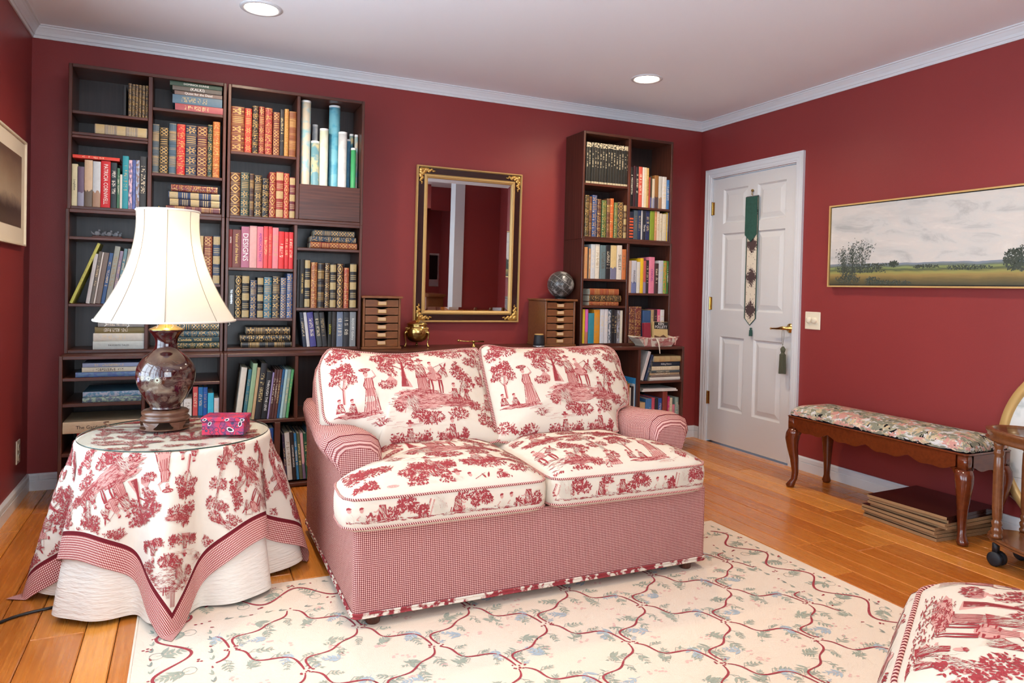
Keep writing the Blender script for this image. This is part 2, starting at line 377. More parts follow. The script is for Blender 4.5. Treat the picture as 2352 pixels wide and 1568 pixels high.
    def f_glat(g, u, v, r):
        i, pv = panels(g, v); x = (u-.5)*2; a = g.fr(x*1.4+pv*1.4); b = g.fr(x*1.4-pv*1.4); la = g.mx(g.ab(a-.5) < .13, g.ab(b-.5) < .13)
        ti = g.ab(i-3) < .5; tl = (g.fr(pv*2.2) > .6)*(g.ab(x) < .6)*(g.ab(pv) < .6)
        return g.mx(lines(g, pv), (g.mx(g.ab(x), g.ab(pv)) < .76)*(ti*tl+(1-ti)*la)), GOLD
    def f_gbar(g, u, v, r):
        i, pv = panels(g, v, 6.); x = (u-.5)*2; return g.mx(lines(g, pv), (g.fr(pv*3+r) > .5)*(g.ab(x) < .8)*(g.ab(i-4) < .6)+(g.ab(i-1) < .6)*(g.fr(pv*4) > .7)*(g.ab(x) < .7)), GOLD
    def f_gdia(g, u, v, r):
        i, pv = panels(g, v, 4.); x = (u-.5)*2; d = g.ab(x)+g.ab(pv)*.8
        return g.mx(lines(g, pv), g.mx((d < .72)*(d > .5), d < .26)), GOLD
    def f_gall(g, u, v, r):
        n = g.vor(g.vec(u*3, v*26+r*9, 0), 1.6, 0); i, pv = panels(g, v); return g.mx(lines(g, pv), (n < .36)*(g.ab(u-.5) < .42)), GOLD
    def f_cream(g, u, v, r):
        i, pv = panels(g, v); x = (u-.5)*2; odd = g.fr(i*.5) < .3; n = g.vor(g.vec(u*4, v*22, r), 2, 0)
        return (g.mx(g.ab(x), g.ab(pv)) < .82)*odd*(n > .16)+(1-odd)*(g.fr(pv*2.5) > .62)*(g.ab(x) < .6)*(g.ab(pv) < .6), c(188, 166, 116)
    def f_stripe(g, u, v, r): return (g.fr(v*9) > .45)*(v < .82), c(226, 96, 48)
    def f_pict(g, u, v, r):
        n = g.noise(g.vec(u*1.5, v*8+r*20, r*7), 1.8, 3); return g.ramp(n, [(.45, (0, 0, 0, 1)), (.55, (1, 1, 1, 1))]), g.n('ValToRGB', 0, (r,))
    def f_wtop(g, u, v, r):
        k = v*34; return g.mx((v > .885)*(g.white(g.vec(g.fl(u*3), g.fl(k*1.6), r)) > .35)*(g.ab(u-.5) < .42), g.mx((v < .05)*.7, (g.white(g.vec(g.fl(k*1.4), r*60, 0)) > .5)*(g.ab(u-.5) < .11)*(v > .4)*(v < .8)*.6)), c(220, 208, 176)
    def f_low(g, u, v, r): return v < .34+(g.noise(g.vec(u*2, r*9, 0), 2, 2)-.5)*.2, g.n('ValToRGB', 0, (r,))
    for nm, fn, ro in (('plain', f_plain, .5), ('title', f_title, .45), ('gros', f_gros, .35), ('glat', f_glat, .35), ('gbar', f_gbar, .35), ('gdia', f_gdia, .35),
                       ('gall', f_gall, .35), ('cream', f_cream, .4), ('stripe', f_stripe, .4), ('pict', f_pict, .4), ('wtop', f_wtop, .35), ('low', f_low, .4)):
        book(nm, fn, ro)
    for nm in ('pict', 'low'):
        for nd in MT['bk_'+nm].node_tree.nodes:
            if nd.type == 'VALTORGB' and len(nd.color_ramp.elements) == 2 and nd.color_ramp.elements[0].position == 0:
                e = nd.color_ramp.elements; e.new(.35); e.new(.7)
                for q, col in zip(e, (c(230, 226, 218), c(70, 90, 150), c(30, 26, 26), c(226, 150, 60))): q.color = col
    # lights
    for nm, col, st in (('bulb', (1, .86, .66, 1), 26), ('lampbulb', (1, .8, .55, 1), 30)):
        g = G(nm); e = g.n('Emission', 0, (col, st)); g.t.links.new(e.k, g.out.inputs[0]); MT[nm] = g.mat
    flat('screen', c(10, 10, 12), .12)
mats()
# ------------------------------------------------------------------ the room
def struct(name, V, F, mat, **k): return tag(mk(name, V, F, mat, **k), kind='structure')
DY0, DY1, DZ = -.968, -.142, 1.992            # door opening in the right wall
fl = struct('floor', *box(-.1, W+.1, YF-.9, .1, -.06, -.012), 'gap')
struct('ceiling', *box(-.1, W+.1, YF-.9, .1, H, H+.08), 'ceil')
struct('wall_back', *box(-.1, W+.1, 0, .1, 0, H), 'wall')
# left wall with its window openings
pcs = []; ys = [.0]
prev = 0.
for (y0, y1, z0, z1) in WINDOWS:
    pcs += [box(-.14, 0, y1, prev, 0, H), box(-.14, 0, y0, y1, 0, z0), box(-.14, 0, y0, y1, z1, H)]; prev = y0
pcs.append(box(-.14, 0, YF-.8, prev, 0, H))
struct('wall_left', *join(*pcs), 'wall')
struct('wall_right', *join(box(W, W+.14, DY1, 0, 0, H), box(W, W+.14, DY0, DY1, DZ, H), box(W, W+.14, YF-.8, DY0, 0, H)), 'wall')
# front wall behind the camera, with a niche for a desk; a short partition beside it
struct('wall_front', *join(box(-.1, FILLWIN[0], YF-.1, YF, 0, H), box(FILLWIN[1], 2.7, YF-.1, YF, 0, H), box(FILLWIN[0], FILLWIN[1], YF-.1, YF, 0, FILLWIN[2]), box(FILLWIN[0], FILLWIN[1], YF-.1, YF, FILLWIN[3], H), box(2.7, W, YF-.1, YF, 2.1, H), box(2.6, W, YF-.8, YF-.7, 0, H), box(2.6, 2.7, YF-.7, YF-.1, 0, H)), 'wall')
struct('wall_partition', *box(3.88, W, -4.1, -3.97, 0, H), 'wall')
struct('trim_1', *box(3.755, 3.88, -4.12, -3.95, 0, H), 'trim')
# crown moulding and skirting, mitred at the corners
CR = [(0, -.066), (.007, -.066), (.010, -.056), (.010, -.052), (.014, -.050), (.018, -.036), (.029, -.019), (.034, -.014), (.036, -.008), (.044, -.006), (.044, 0), (0, 0)]
BB = [(0, 0), (.014, 0), (.014, .052), (.0105, .053), (.0105, .056), (.014, .058), (.013, .080), (.008, .09), (0, .09)]
def run(name, prof, axis, wall, sign, a, b, ma, mb, z0, mat='trim'):
    """moulding along a wall: axis 'x' runs along x at y = wall - d, axis 'y' along y at x = wall + sign*d; ma, mb: mitre directions"""
    R = []
    for e, mm in ((a, ma), (b, mb)):
        R.append([((e+mm*d, wall+sign*d, z0+z) if axis == 'x' else (wall+sign*d, e+mm*d, z0+z)) for d, z in prof])
    struct(name, *loft(R, True, True, True), mat)
run('trim_2', CR, 'x', 0, -1, 0, W, 1, -1, H); run('trim_3', CR, 'y', 0, 1, 0, YF, -1, 1, H); run('trim_4', CR, 'y', W, -1, 0, -3.97, -1, 0, H)
run('baseboard_back', BB, 'x', 0, -1, 0, .194, 1, 0, 0); run('baseboard_back', BB, 'x', 0, -1, 3.945, W, 0, -1, 0)
run('baseboard_left', BB, 'y', 0, 1, 0, YF, -1, 1, 0); run('baseboard_right', BB, 'y', W, -1, 0, DY1+.075, -1, 0, 0); run('baseboard_right', BB, 'y', W, -1, DY0-.063, -3.97, 0, 0, 0)
# floor boards
rnd = random.Random(4)
x = .001; widths = [.092, .128, .108, .150, .092, .128, .115]; k = 0
while x < W-.002:
    w = min(widths[k % 7], W-.001-x); w = w if W-x-w > .05 else W-.001-x
    y = 0.; first = True
    while y > -4.3:
        L = rnd.uniform(.9, 2.0) if not first else rnd.uniform(.35, 1.8); first = False
        y2 = max(y-L, -4.3); y2 = -4.3 if y2 < -3.9 else y2
        P, Q = cbox(x+.0011, x+w-.0011, y2+.0010, y-.0010, -.012, 0, .0030)
        mk('plank', [(a-x, b-y2, d) for a, b, d in P], Q, 'oak', fl, local=True).location = Vector((x, y2, 0))-fl.location
        y = y2
    mk('plank', *cbox(x+.0008, x+w-.0008, YF-.7, -4.3, -.012, 0, .0012), 'oak', fl)
    x += w; k += 1
# window in the left wall, plus the added second one and front one
for wi, (y0, y1, z0, z1) in enumerate(WINDOWS+[FILLWIN]):
    wn = tag(thing('window_%d' % (wi+1), None, None, (-.05, (y0+y1)/2, z0)), kind='structure')
    if wi == 2: WN3 = wn
    mk('window_frame', *join(box(-.1, .02, y0-.07, y0+.03, z0-.07, z1+.07), box(-.1, .02, y1-.03, y1+.07, z0-.07, z1+.07), box(-.1, .02, y0+.03, y1-.03, z0-.07, z0+.03), box(-.1, .02, y0+.03, y1-.03, z1-.03, z1+.07)), 'trim', wn)
    mk('window_sill', *cbox(-.1, .06, y0-.1, y1+.1, z0-.1, z0-.072), 'trim', wn)
    n = 3
    for i in range(1, n):
        yy = lerp(y0, y1, i/n); mk('mullion', *box(-.09, -.01, yy-.03, yy+.03, z0+.03, z1-.03), 'trim', wn)
    for i in range(n):
        a, b = lerp(y0, y1, i/n)+.03, lerp(y0, y1, (i+1)/n)-.03
        mk('muntin', *join(box(-.06, -.04, (a+b)/2-.01, (a+b)/2+.01, z0+.03, z1-.03), *[box(-.06, -.04, a, b, lerp(z0, z1, q/4)-.01, lerp(z0, z1, q/4)+.01) for q in (1, 2, 3)]), 'trim', wn)
WN3.rotation_euler = (0, 0, pi/2); WN3.location = ((FILLWIN[0]+FILLWIN[1])/2, YF-.05, FILLWIN[2])     # the same build turned into the front wall, around the added opening
# panelled door
dr = tag(thing('door_1', None, None, (W, (DY0+DY1)/2, 0)), kind='structure')
CS = [(0, .066), (.019, .066), (.019, .058), (.016, .052), (.016, .030), (.013, .026), (.013, .012), (.009, .006), (.009, 0), (0, 0)]    # depth, distance from opening
hz = DZ+.003
def casing(nm, pts): mk(nm, *loft(pts, True, True, True), 'trim', dr)
casing('casing', [[(W-d, DY1+s-.003, 0) for d, s in CS], [(W-d, DY1+s-.003, hz+s) for d, s in CS]])
casing('casing', [[(W-d, DY0-s+.003, 0) for d, s in CS], [(W-d, DY0-s+.003, hz+s) for d, s in CS]])
casing('casing', [[(W-d, DY1+s-.003, hz+s) for d, s in CS], [(W-d, DY0-s+.003, hz+s) for d, s in CS]])
mk('door_stop', *join(box(W-.004, W+.1, DY1-.004, DY1, 0, DZ), box(W-.004, W+.1, DY0, DY0+.004, 0, DZ), box(W-.004, W+.1, DY0, DY1, DZ-.004, DZ)), 'trim', dr)
a0, a1, zt = DY0+.008, DY1-.008, DZ-.010
PAN = [(-.263, -.515, 1.642, 1.897), (-.610, -.872, 1.642, 1.897), (-.263, -.515, 1.0, 1.570), (-.610, -.872, 1.0, 1.570), (-.263, -.515, .262, .806), (-.610, -.872, .262, .806)]
ysp = [a0, -.872, -.610, -.515, -.263, a1]; zsp = [.012, .262, .806, 1.0, 1.570, 1.642, 1.897, zt]
ps = []
for i in range(5):
    for j in range(7):
        if not (i in (1, 3) and j in (1, 3, 5)): ps.append(box(W+.004, W+.038, ysp[i], ysp[i+1], zsp[j], zsp[j+1]))
lf = mk('door_leaf', *join(*ps), 'door', dr)
for (ya, yb, z0, z1) in PAN:
    def rr(e, xx): return [(xx, ya-e, z0+e), (xx, yb+e, z0+e), (xx, yb+e, z1-e), (xx, ya-e, z1-e)]
    mk('raised_panel', *loft([rr(0, W+.004), rr(.010, W+.017), rr(.016, W+.018), rr(.050, W+.008)], True, False, True, flip=True), 'door', lf)
for z in (1.765, 1.048, .333):
    hg = mk('hinge', *lathe([(.006, 0), (.0075, .004), (.0065, .006), (.0065, .094), (.0075, .096), (.006, .1)], W-.003, -.146, z-.05, 12), 'brass', dr)
    mk('hinge_plate', *box(W-.001, W+.004, -.168, -.147, z-.048, z+.048), 'brass', hg)
kx = W-.002
hd = mk('lever_handle', *join(*[([(kx+.004-z, -.945+r*cos(t*pi/12), .905+r*sin(t*pi/12)) for r, z in ((.032, 0), (.032, .004), (.026, .010), (.013, .016), (.011, .045), (.004, .048)) for t in range(24)],
    [(i*24+j, i*24+(j+1) % 24, (i+1)*24+(j+1) % 24, (i+1)*24+j) for i in range(5) for j in range(24)])],
    tube(spline([(kx-.036, -.945, .905), (kx-.045, -.92, .905), (kx-.045, -.88, .900), (kx-.043, -.822, .897)], 5), [.012]*6+[.011, .010, .009, .008, .0072, .0066, .006, .0055, .005, .005], 10), ball(kx-.043, -.820, .897, .007)), 'brass', dr, True)

# ------------------------------------------------------------------ recessed lights
DL = [(1.06, -.805), (3.32, -.757), (1.06, -2.5), (3.32, -2.5), (1.06, -4.3), (3.0, -4.9)]
for i, (x, y) in enumerate(DL):
    lab = ['round recessed ceiling light above the left bookcase', 'round recessed ceiling light near the right bookcase', 'round recessed ceiling light above the draped table',
           'round recessed ceiling light above the rug and sofa', 'round recessed ceiling light over the window side', 'round recessed ceiling light by the desk niche'][i]
    t = thing('recessed_light', lab, 'ceiling light', (x, y, H), group='recessed ceiling lights')
    mk('trim_ring', *loft([[(x+r*cos(q*pi/20), y+r*sin(q*pi/20), z) for q in range(40)] for r, z in ((.098, H), (.097, H-.004), (.080, H-.006), (.074, H-.001))], True), 'trim', t, True)
    mk('lens', *loft([[(x+r*cos(q*pi/16), y+r*sin(q*pi/16), z) for q in range(32)] for r, z in ((.074, H-.001), (.04, H-.006), (.005, H-.008))], True, False, True, flip=True), 'bulb', t)
    l = bpy.data.lights.new('downlight', 'SPOT'); l.energy = DOWN_W*(5.0, 4.2, 3.2, 3.2, 3.2, 3.2)[i]; l.color = (1, .79, .55); l.shadow_soft_size = .06; l.spot_size = radians(158); l.spot_blend = .75
    lo = bpy.data.objects.new('downlight', l); COL.objects.link(lo); lo.parent = t; lo.location = (0, 0, -.03)
# ------------------------------------------------------------------ bookcases
TK = .016
ZT = dict(base=(0, .745), mid=(.7455, 1.4745), top=(1.475, 2.205))
def unit(name, label, x0, x1, yf, z0, z1, div, shelves, toe=0, extra=()):
    """one shelf unit: sides, top, bottom, back, dividers (x, z0, z1) and shelves (x0, x1, z top, thickness)"""
    t = thing(name, label, 'bookcase', ((x0+x1)/2, yf/2, z0), group='dark wood bookcase units')
    mk('side_panel', *cbox(x0, x0+TK, yf, -.001, z0, z1), 'woodv', t); mk('side_panel', *cbox(x1-TK, x1, yf, -.001, z0, z1), 'woodv', t)
    zb = z0+toe+TK
    mk('top_panel', *cbox(x0+TK, x1-TK, yf-.001, -.001, z1-TK-.002, z1), 'woodh', t)
    mk('bottom_panel', *cbox(x0+TK, x1-TK, yf-.001, -.001, z0+toe, zb), 'woodh', t)
    if toe: mk('toe_kick', *cbox(x0+TK, x1-TK, yf+.012, yf+.03, z0, z0+toe-.0005), 'woodh', t)
    mk('back_panel', *box(x0+TK, x1-TK, -.008, -.002, zb, z1-TK-.002), 'backing', t)
    for (xa, xb, za, zc) in div: mk('divider', *cbox(xa, xb, yf+.001, -.008, za, zc), 'woodv', t)
    for (xa, xb, z, th) in shelves: mk('shelf', *cbox(xa, xb, yf+.002, -.008, z-th, z), 'woodh', t)
    return t
A0, A1, A2, A3 = .199, .935, .943, 1.690
TB, MB_ = 1.492, .762
unit('bookcase_unit', 'upper dark bookcase unit in the left corner holding bright novels and gilt books', A0, A1, -.25, *ZT['top'], [(.556, .576, TB, 2.187)],
     [(A0+TK, .556, 1.972, .016), (A0+TK, .556, 1.865, .015), (A0+TK, .556, 1.849, .014), (.576, A1-TK, 2.032, .016), (.576, A1-TK, 1.690, .016)])
u2 = unit('bookcase_unit', 'upper dark bookcase unit holding red leather books and upright map rolls', A2, A3, -.25, *ZT['top'], [(1.306, 1.325, TB, 2.187)], [(A2+TK, 1.306, 1.842, .016)])
mk('drop_front', *cbox(1.3255, A3-TK-.0005, -.247, -.232, TB+.0005, 1.693), 'woodh', u2)
unit('bookcase_unit', 'middle dark bookcase unit half hidden behind the lamp shade', .195, A1, -.265, *ZT['mid'], [(.553, .571, MB_, 1.4565)],
     [(.211, .553, 1.336, .015), (.211, .553, .997, .015), (.571, A1-TK, 1.110, .015)])
unit('bookcase_unit', 'middle dark bookcase unit holding a row of pink and red spines', A2-.002, A3-.004, -.265, *ZT['mid'], [(1.300, 1.318, MB_, 1.4565)],
     [(A2-.002+TK, 1.300, 1.206, .016), (A2-.002+TK, 1.300, .927, .015), (1.318, A3-.02, 1.330, .016), (1.318, A3-.02, .987, .016)])
unit('bookcase_unit', 'upper dark bookcase unit beside the door with a row of black journals', 3.177, 3.921, -.25, *ZT['top'], [(3.542, 3.562, TB, 2.187)],
     [(3.193, 3.542, 1.855, .016), (3.562, 3.905, 1.720, .016)])
unit('bookcase_unit', 'middle dark bookcase unit beside the globe with colourful novels', 3.177, 3.921, -.262, *ZT['mid'], [(3.539, 3.560, MB_, 1.4565)],
     [(3.193, 3.539, 1.205, .016), (3.193, 3.539, 1.021, .016), (3.560, 3.905, 1.113, .016)])
BF = -.407
unit('low_bookcase', 'low deep bookcase unit behind the draped table with large art books lying flat', .194, .934, BF, 0, .745, [(.552, .568, .016, .727)],
     [(.21, .552, .637, .016), (.21, .552, .511, .016), (.21, .552, .267, .016), (.568, .918, .601, .016), (.568, .918, .411, .016), (.568, .918, .20, .016)], toe=.026)
unit('low_bookcase', 'low deep bookcase unit between table and sofa with leaning picture books', .936, 1.683, BF, 0, .745, [(1.299, 1.317, .384, .727), (1.198, 1.228, .042, .366)],
     [(.952, 1.667, .384, .018)], toe=.01)
unit('low_bookcase', 'low deep bookcase unit behind the sofa carrying the brass pot', 1.685, 2.432, BF, 0, .745, [(2.05, 2.066, .042, .727)], [(1.701, 2.05, .384, .016)], toe=.026)
unit('low_bookcase', 'low deep bookcase unit behind the sofa carrying the small speaker', 2.434, 3.193, BF, 0, .745, [(2.80, 2.816, .042, .727)], [(2.45, 2.80, .384, .016)], toe=.026)
unit('low_bookcase', 'low deep bookcase unit near the door with books stacked flat inside', 3.195, 3.942, BF, 0, .745, [(3.557, 3.577, .042, .727)],
     [(3.577, 3.926, .510, .016), (3.211, 3.557, .20, .016), (3.577, 3.926, .20, .016)], toe=.026)

# ------------------------------------------------------------------ books
ORD = ['first', 'second', 'third', 'fourth', 'fifth', 'sixth', 'seventh', 'eighth', 'ninth', 'tenth', 'eleventh', 'twelfth', 'thirteenth', 'fourteenth', 'fifteenth', 'sixteenth', 'seventeenth']
COLW = [('black', (20, 20, 22)), ('charcoal', (58, 56, 58)), ('grey', (128, 128, 126)), ('silver grey', (176, 178, 180)), ('white', (232, 230, 224)), ('cream', (226, 214, 184)), ('tan', (190, 150, 104)), ('brown', (100, 62, 42)), ('dark brown', (62, 40, 32)),
        ('maroon', (98, 28, 34)), ('red', (196, 38, 44)), ('coral red', (224, 84, 80)), ('pink', (232, 160, 166)), ('magenta', (206, 50, 120)), ('orange', (222, 120, 50)), ('yellow', (232, 196, 40)), ('olive', (122, 118, 64)), ('green', (76, 150, 84)), ('dark green', (32, 62, 52)),
        ('teal', (38, 124, 136)), ('turquoise', (70, 178, 200)), ('blue', (44, 92, 158)), ('navy', (34, 46, 76)), ('slate blue', (104, 122, 148)), ('pale blue', (168, 196, 210)), ('mauve', (160, 110, 136)), ('purple', (74, 66, 118)), ('rust', (150, 68, 46)), ('pale green', (168, 190, 150)), ('taupe', (128, 108, 96)), ('lime', (196, 200, 96)), ('peach', (222, 180, 150)), ('lilac', (150, 142, 168)), ('dark teal', (30, 64, 72)), ('gold brown', (150, 112, 60)), ('beige', (206, 186, 152)), ('slate grey', (100, 116, 122)), ('dark slate', (64, 78, 90)), ('bright blue', (50, 130, 196))]
def lab(rgb):
    r, g, b = (lin(v) for v in rgb); f = lambda t: t**(1/3) if t > .008856 else 7.787*t+16/116
    x, y, z = f((.4124*r+.3576*g+.1805*b)/.9505), f(.2126*r+.7152*g+.0722*b), f((.0193*r+.1192*g+.9505*b)/1.089)
    return 116*y-16, 500*(x-y), 200*(y-z)
def colword(rgb):
    A = lab(rgb); return min(COLW, key=lambda q: sum(w*(a-b)**2 for w, a, b in zip((.6, 1, 1), lab(q[1]), A)))[0]
STW = dict(plain='plain', title='hardback', gros='gilt leather', glat='gilt leather', gbar='gilt leather', gdia='gilt leather', gall='gilt leather', cream='leather', stripe='striped', pict='pictorial', wtop='white-headed', low='two-tone')
NB = 0
def book_mesh(w, h, d, style):
    lea = style in ('gros', 'glat', 'gbar', 'gdia', 'gall', 'cream')
    bul = min(w*.22, .007) if lea else min(w*.1, .003)
    zs = [0]
    if lea:
        for b in (.2, .4, .6, .8):
            for e in (-.014, -.006, .006, .014): zs.append(b+e)
    zs.append(1.); n = 7; V = []; F = []; U = []
    for v in zs:
        band = lea and any(abs(v-b) < .008 for b in (.2, .4, .6, .8))
        for j in range(n):
            t = j/(n-1); a = (t-.5)*pi
            V.append((w/2*sin(a), -bul*cos(a)-(.0012 if band else 0), v*h)); U.append((.02+.96*t, v))
    m = len(zs)
    for i in range(m-1):
        for j in range(n-1): F.append((i*n+j, i*n+j+1, (i+1)*n+j+1, (i+1)*n+j))
    th = min(.0022, w*.16)
    for s in (-1, 1):
        b, f = box(min(s*w/2, s*(w/2-th)), max(s*w/2, s*(w/2-th)), 0, d, 0, h); k = len(V)
        V += b; U += [(-1, z/h) for _, _, z in b]; F += [tuple(i+k for i in q) for q in f]
    return V, F, U, th
def book(rgb, style, w, h, d, loc, rot=(0, 0, 0), label='', group='', title=None, tcol='inkwhite', tsz=.6, tat=.5, group_name='book'):
    global NB
    NB += 1
    V, F, U, th = book_mesh(w, h, d, style)
    o = mk(group_name, V, F, 'bk_'+style, smooth=False, uv=U, local=True)
    o.color = c(*rgb); o.location = loc; o.rotation_euler = rot
    tag(o, label, 'book', group)
    e = min(.004, h*.03)
    P, Q = box(-w/2+th, w/2-th, .0005, d-e, e, h-e)
    mk('page_block', P, Q, 'page', o, local=True)
    if title:
        lettering(o, title, w*tsz, (0, -min(w*.1, .003)-.0006 if style in ('plain', 'title', 'pict', 'low') else -min(w*.22, .007)-.0008, h*tat), (0, 0, -1), (1, 0, 0), tcol, wide=h*.86)
    return o
CROPS = {'A': (120, 130, 4.2375), 'B': (500, 180, 4.611), 'C': (120, 460, 4.238), 'D': (500, 490, 4.611), 'E': (120, 780, 4.126), 'F': (500, 780, 4.357), 'G': (1280, 290, 5.807), 'H': (1280, 540, 5.406), 'I': (1400, 760, 6.27)}
def pq(cr, x, y): o = CROPS[cr]; return o[0]+x/o[2], o[1]+y/o[2]
BAYS = [(1.475, 9, [(.215, .556), (.576, .919), (.959, 1.306), (1.325, 1.674), (3.193, 3.542), (3.562, 3.905)]), (.75, 1.475, [(.211, .553), (.571, .919), (.957, 1.300), (1.318, 1.670), (3.193, 3.539), (3.560, 3.905)]),
        (.36, .75, [(.21, .552), (.568, .918), (.952, 1.299), (1.317, 1.667), (3.211, 3.557), (3.577, 3.926)]), (0, .36, [(.21, .552), (.568, .918), (.952, 1.198), (1.228, 1.667), (3.211, 3.557), (3.577, 3.926)])]
def bay_of(x, z):
    for a, b, L in BAYS:
        if a <= z < b:
            for q in L:
                if q[0]-.02 < x < q[1]+.02: return q
def row(cr, ys, z, where, items, x0=None, x1=None, lean=0, d=.15, bottom=None, hmax=None):
    """a row of upright books measured from the photograph: (x left, x right, y top, colour, style, title...)"""
    L = []
    for it in items:
        xl, xr, yt = it[:3]
        P = on(*pq(cr, (xl+xr)/2, yt), 1, ys); zt = P.z
        if lean:       # x measured where the spine meets the shelf
            yb = bottom or 0; a = on(*pq(cr, xl, yb), 1, ys).x; b = on(*pq(cr, xr, yb), 1, ys).x
            h = (zt-z)/cos(radians(lean))
        else:
            yb = (pj((P.x, ys, z))[1]-CROPS[cr][1])*CROPS[cr][2]; ym = yt*.6+yb*.4
            a = on(*pq(cr, xl, ym), 1, ys).x; b = on(*pq(cr, xr, ym), 1, ys).x; h = zt-z
        L.append([a, b, h])
    for i in range(len(L)-1):
        if not lean or True:
            if L[i][1] > L[i+1][0]-.0004:
                m = (L[i][1]+L[i+1][0])/2; L[i][1] = m-.0002; L[i+1][0] = m+.0002
    if x0 is not None and L[0][0] < x0+.0006: L[0][0] = x0+.0006
    if x1 is not None and L[-1][1] > x1-.0006: L[-1][1] = x1-.0006
    hm = hmax or .33
    bay = bay_of((L[0][0]+L[-1][1])/2, z)
    if bay and not lean:
        for q in L: q[0] = max(q[0], bay[0]+.0008); q[1] = min(q[1], bay[1]-.0008)
        L[-1][0] = min(L[-1][0], L[-1][1]-.005)
        for i in range(len(L)-2, -1, -1): L[i][1] = min(L[i][1], L[i+1][0]-.0003); L[i][0] = min(L[i][0], L[i][1]-.004)
    rl = random.Random(hash(where) % 1000 if False else len(where)*7+len(items))
    for i, (it, (a, b, h)) in enumerate(zip(items, L)):
        rgb, st = it[3], it[4]; kw = it[5] if len(it) > 5 else {}
        w = (b-a)*(cos(radians(lean)) if lean else 1); w = max(w, .004)
        lab = '%s %s book, %s from left, %s' % (colword(rgb), STW[st], ORD[i], where)
        if i == 0: lab = '%s %s book, leftmost one, %s' % (colword(rgb), STW[st], where)
        if len(items) == 1: lab = '%s %s book leaning steeply, %s' % (colword(rgb), STW[st], where)
        elif i == len(items)-1: lab = '%s %s book, rightmost one, %s' % (colword(rgb), STW[st], where)
        r = radians(lean)
        loc = ((a+b)/2, ys+rl.uniform(0, .006), z+.0004+abs(sin(r))*w/2)
        book(rgb, st, w, min(h, hm), d, loc, (0, r, 0), lab, 'books, '+where, **kw)
def stack(cr, ys, z, where, items, d=.16):
    """books lying flat, bottom one first: (x left, x right, y top, y bottom, colour, style, ...)"""
    n = len(items); zz = z
    for i, it in enumerate(items):
        xl, xr, yt, yb, rgb, st = it[:6]; kw = it[6] if len(it) > 6 else {}
        ym = (yt+yb)/2; a = on(*pq(cr, xl, ym), 1, ys).x; b = on(*pq(cr, xr, ym), 1, ys).x
        by_ = bay_of((a+b)/2, z)
        if by_: a = max(a, by_[0]+.0008); b = min(b, by_[1]-.0008)
        th = it[7] if len(it) > 7 else on(*pq(cr, (xl+xr)/2, yt), 1, ys).z-on(*pq(cr, (xl+xr)/2, yb), 1, ys).z
        pos = 'lowest' if i == 0 else 'topmost' if i == n-1 else ORD[i]+' up'
        lab = '%s %s flat book, %s in stack, %s' % (colword(rgb), STW[st], pos, where) if n > 1 else '%s %s book lying flat alone, %s' % (colword(rgb), STW[st], where)
        book(rgb, st, th-.0006, b-a, d, (b, ys+(i*37 % 11)*.0008, zz+.0004+(th-.0006)/2), (0, -pi/2, 0), lab, 'books, '+where, **kw)
        zz += th
    return zz
K = dict
SPT, SPM, SPB = -.238, -.252, -.385
def sh(n, bay, side='left'): return '%s shelf, %s bay, %s bookcase' % (n, bay, side)
BRN, MAR, NAV, BLK, DGR, RED = (92, 52, 38), (102, 30, 36), (34, 46, 72), (26, 25, 27), (34, 56, 50), (176, 36, 40)
# left bookcase, first bay
row('A', SPT, 1.972, sh('top', 'first'), [(688, 718, 285, BLK, 'plain'), (741, 771, 262, (70, 56, 48), 'gall'), (774, 804, 268, (66, 54, 46), 'gall'), (807, 836, 272, (62, 48, 44), 'gall'), (840, 868, 276, (70, 54, 46), 'gall'), (873, 901, 282, (58, 46, 44), 'gall'), (905, 934, 284, (50, 40, 38), 'gall')])
stack('A', SPT, 1.865, sh('second', 'first'), [(415, 925, 664, 762, (150, 138, 122), 'cream')])
row('A', SPT, 1.492, sh('third', 'first'), [(176, 245, 1042, (216, 208, 170), 'plain', K(title='Longfellow', tcol='ink', tsz=.5)), (246, 310, 1070, (104, 84, 110), 'low'), (312, 392, 1005, (206, 180, 150), 'low'), (394, 470, 1020, (200, 208, 214), 'low'),
    (472, 566, 1016, (204, 26, 34), 'plain', K(title='PATRICIA CORNWELL', tsz=.62)), (568, 628, 1032, (30, 44, 50), 'title'), (630, 656, 1085, (60, 110, 80), 'title'), (658, 680, 1146, (220, 216, 206), 'plain'), (682, 740, 966, (40, 150, 164), 'title'), (742, 778, 1006, (228, 190, 202), 'pict'), (780, 812, 1006, (96, 110, 180), 'pict'), (814, 848, 1008, (170, 186, 216), 'pict'), (850, 918, 972, (50, 48, 46), 'title')], x0=.215, x1=.556)
zz = on(*pq('A', 430, 1020), 1, SPT).z
o = book((224, 66, 48), 'title', .0165, on(*pq('A', 658, 1000), 1, SPT).x-on(*pq('A', 200, 970), 1, SPT).x, .14, (on(*pq('A', 658, 1000), 1, SPT).x, SPT-.004, on(*pq('A', 352, 1002), 1, SPT).z+.0115), (0, -pi/2+.004, 0), 'orange red hardback lying across the tops of bright novels, upper left', 'books, '+sh('third', 'first'))
RED_TOP = o
row('C', SPM, .997, sh('fifth', 'first'), [(164, 196, 400, (196, 200, 96), 'title')], lean=21.5, bottom=1000)
row('C', SPM, .997, sh('fifth', 'first')+', leaning', [(323, 362, 519, (206, 208, 210), 'plain'), (365, 398, 497, (110, 106, 100), 'title'), (400, 414, 503, (226, 226, 224), 'plain'), (416, 466, 508, (126, 116, 112), 'plain'), (470, 508, 512, (60, 98, 150), 'title'), (512, 566, 447, (158, 166, 158), 'title'), (570, 602, 492, (150, 142, 168), 'title'), (606, 640, 470, (110, 150, 162), 'title'), (644, 690, 472, (170, 170, 160), 'low')], lean=8.2, bottom=1000)
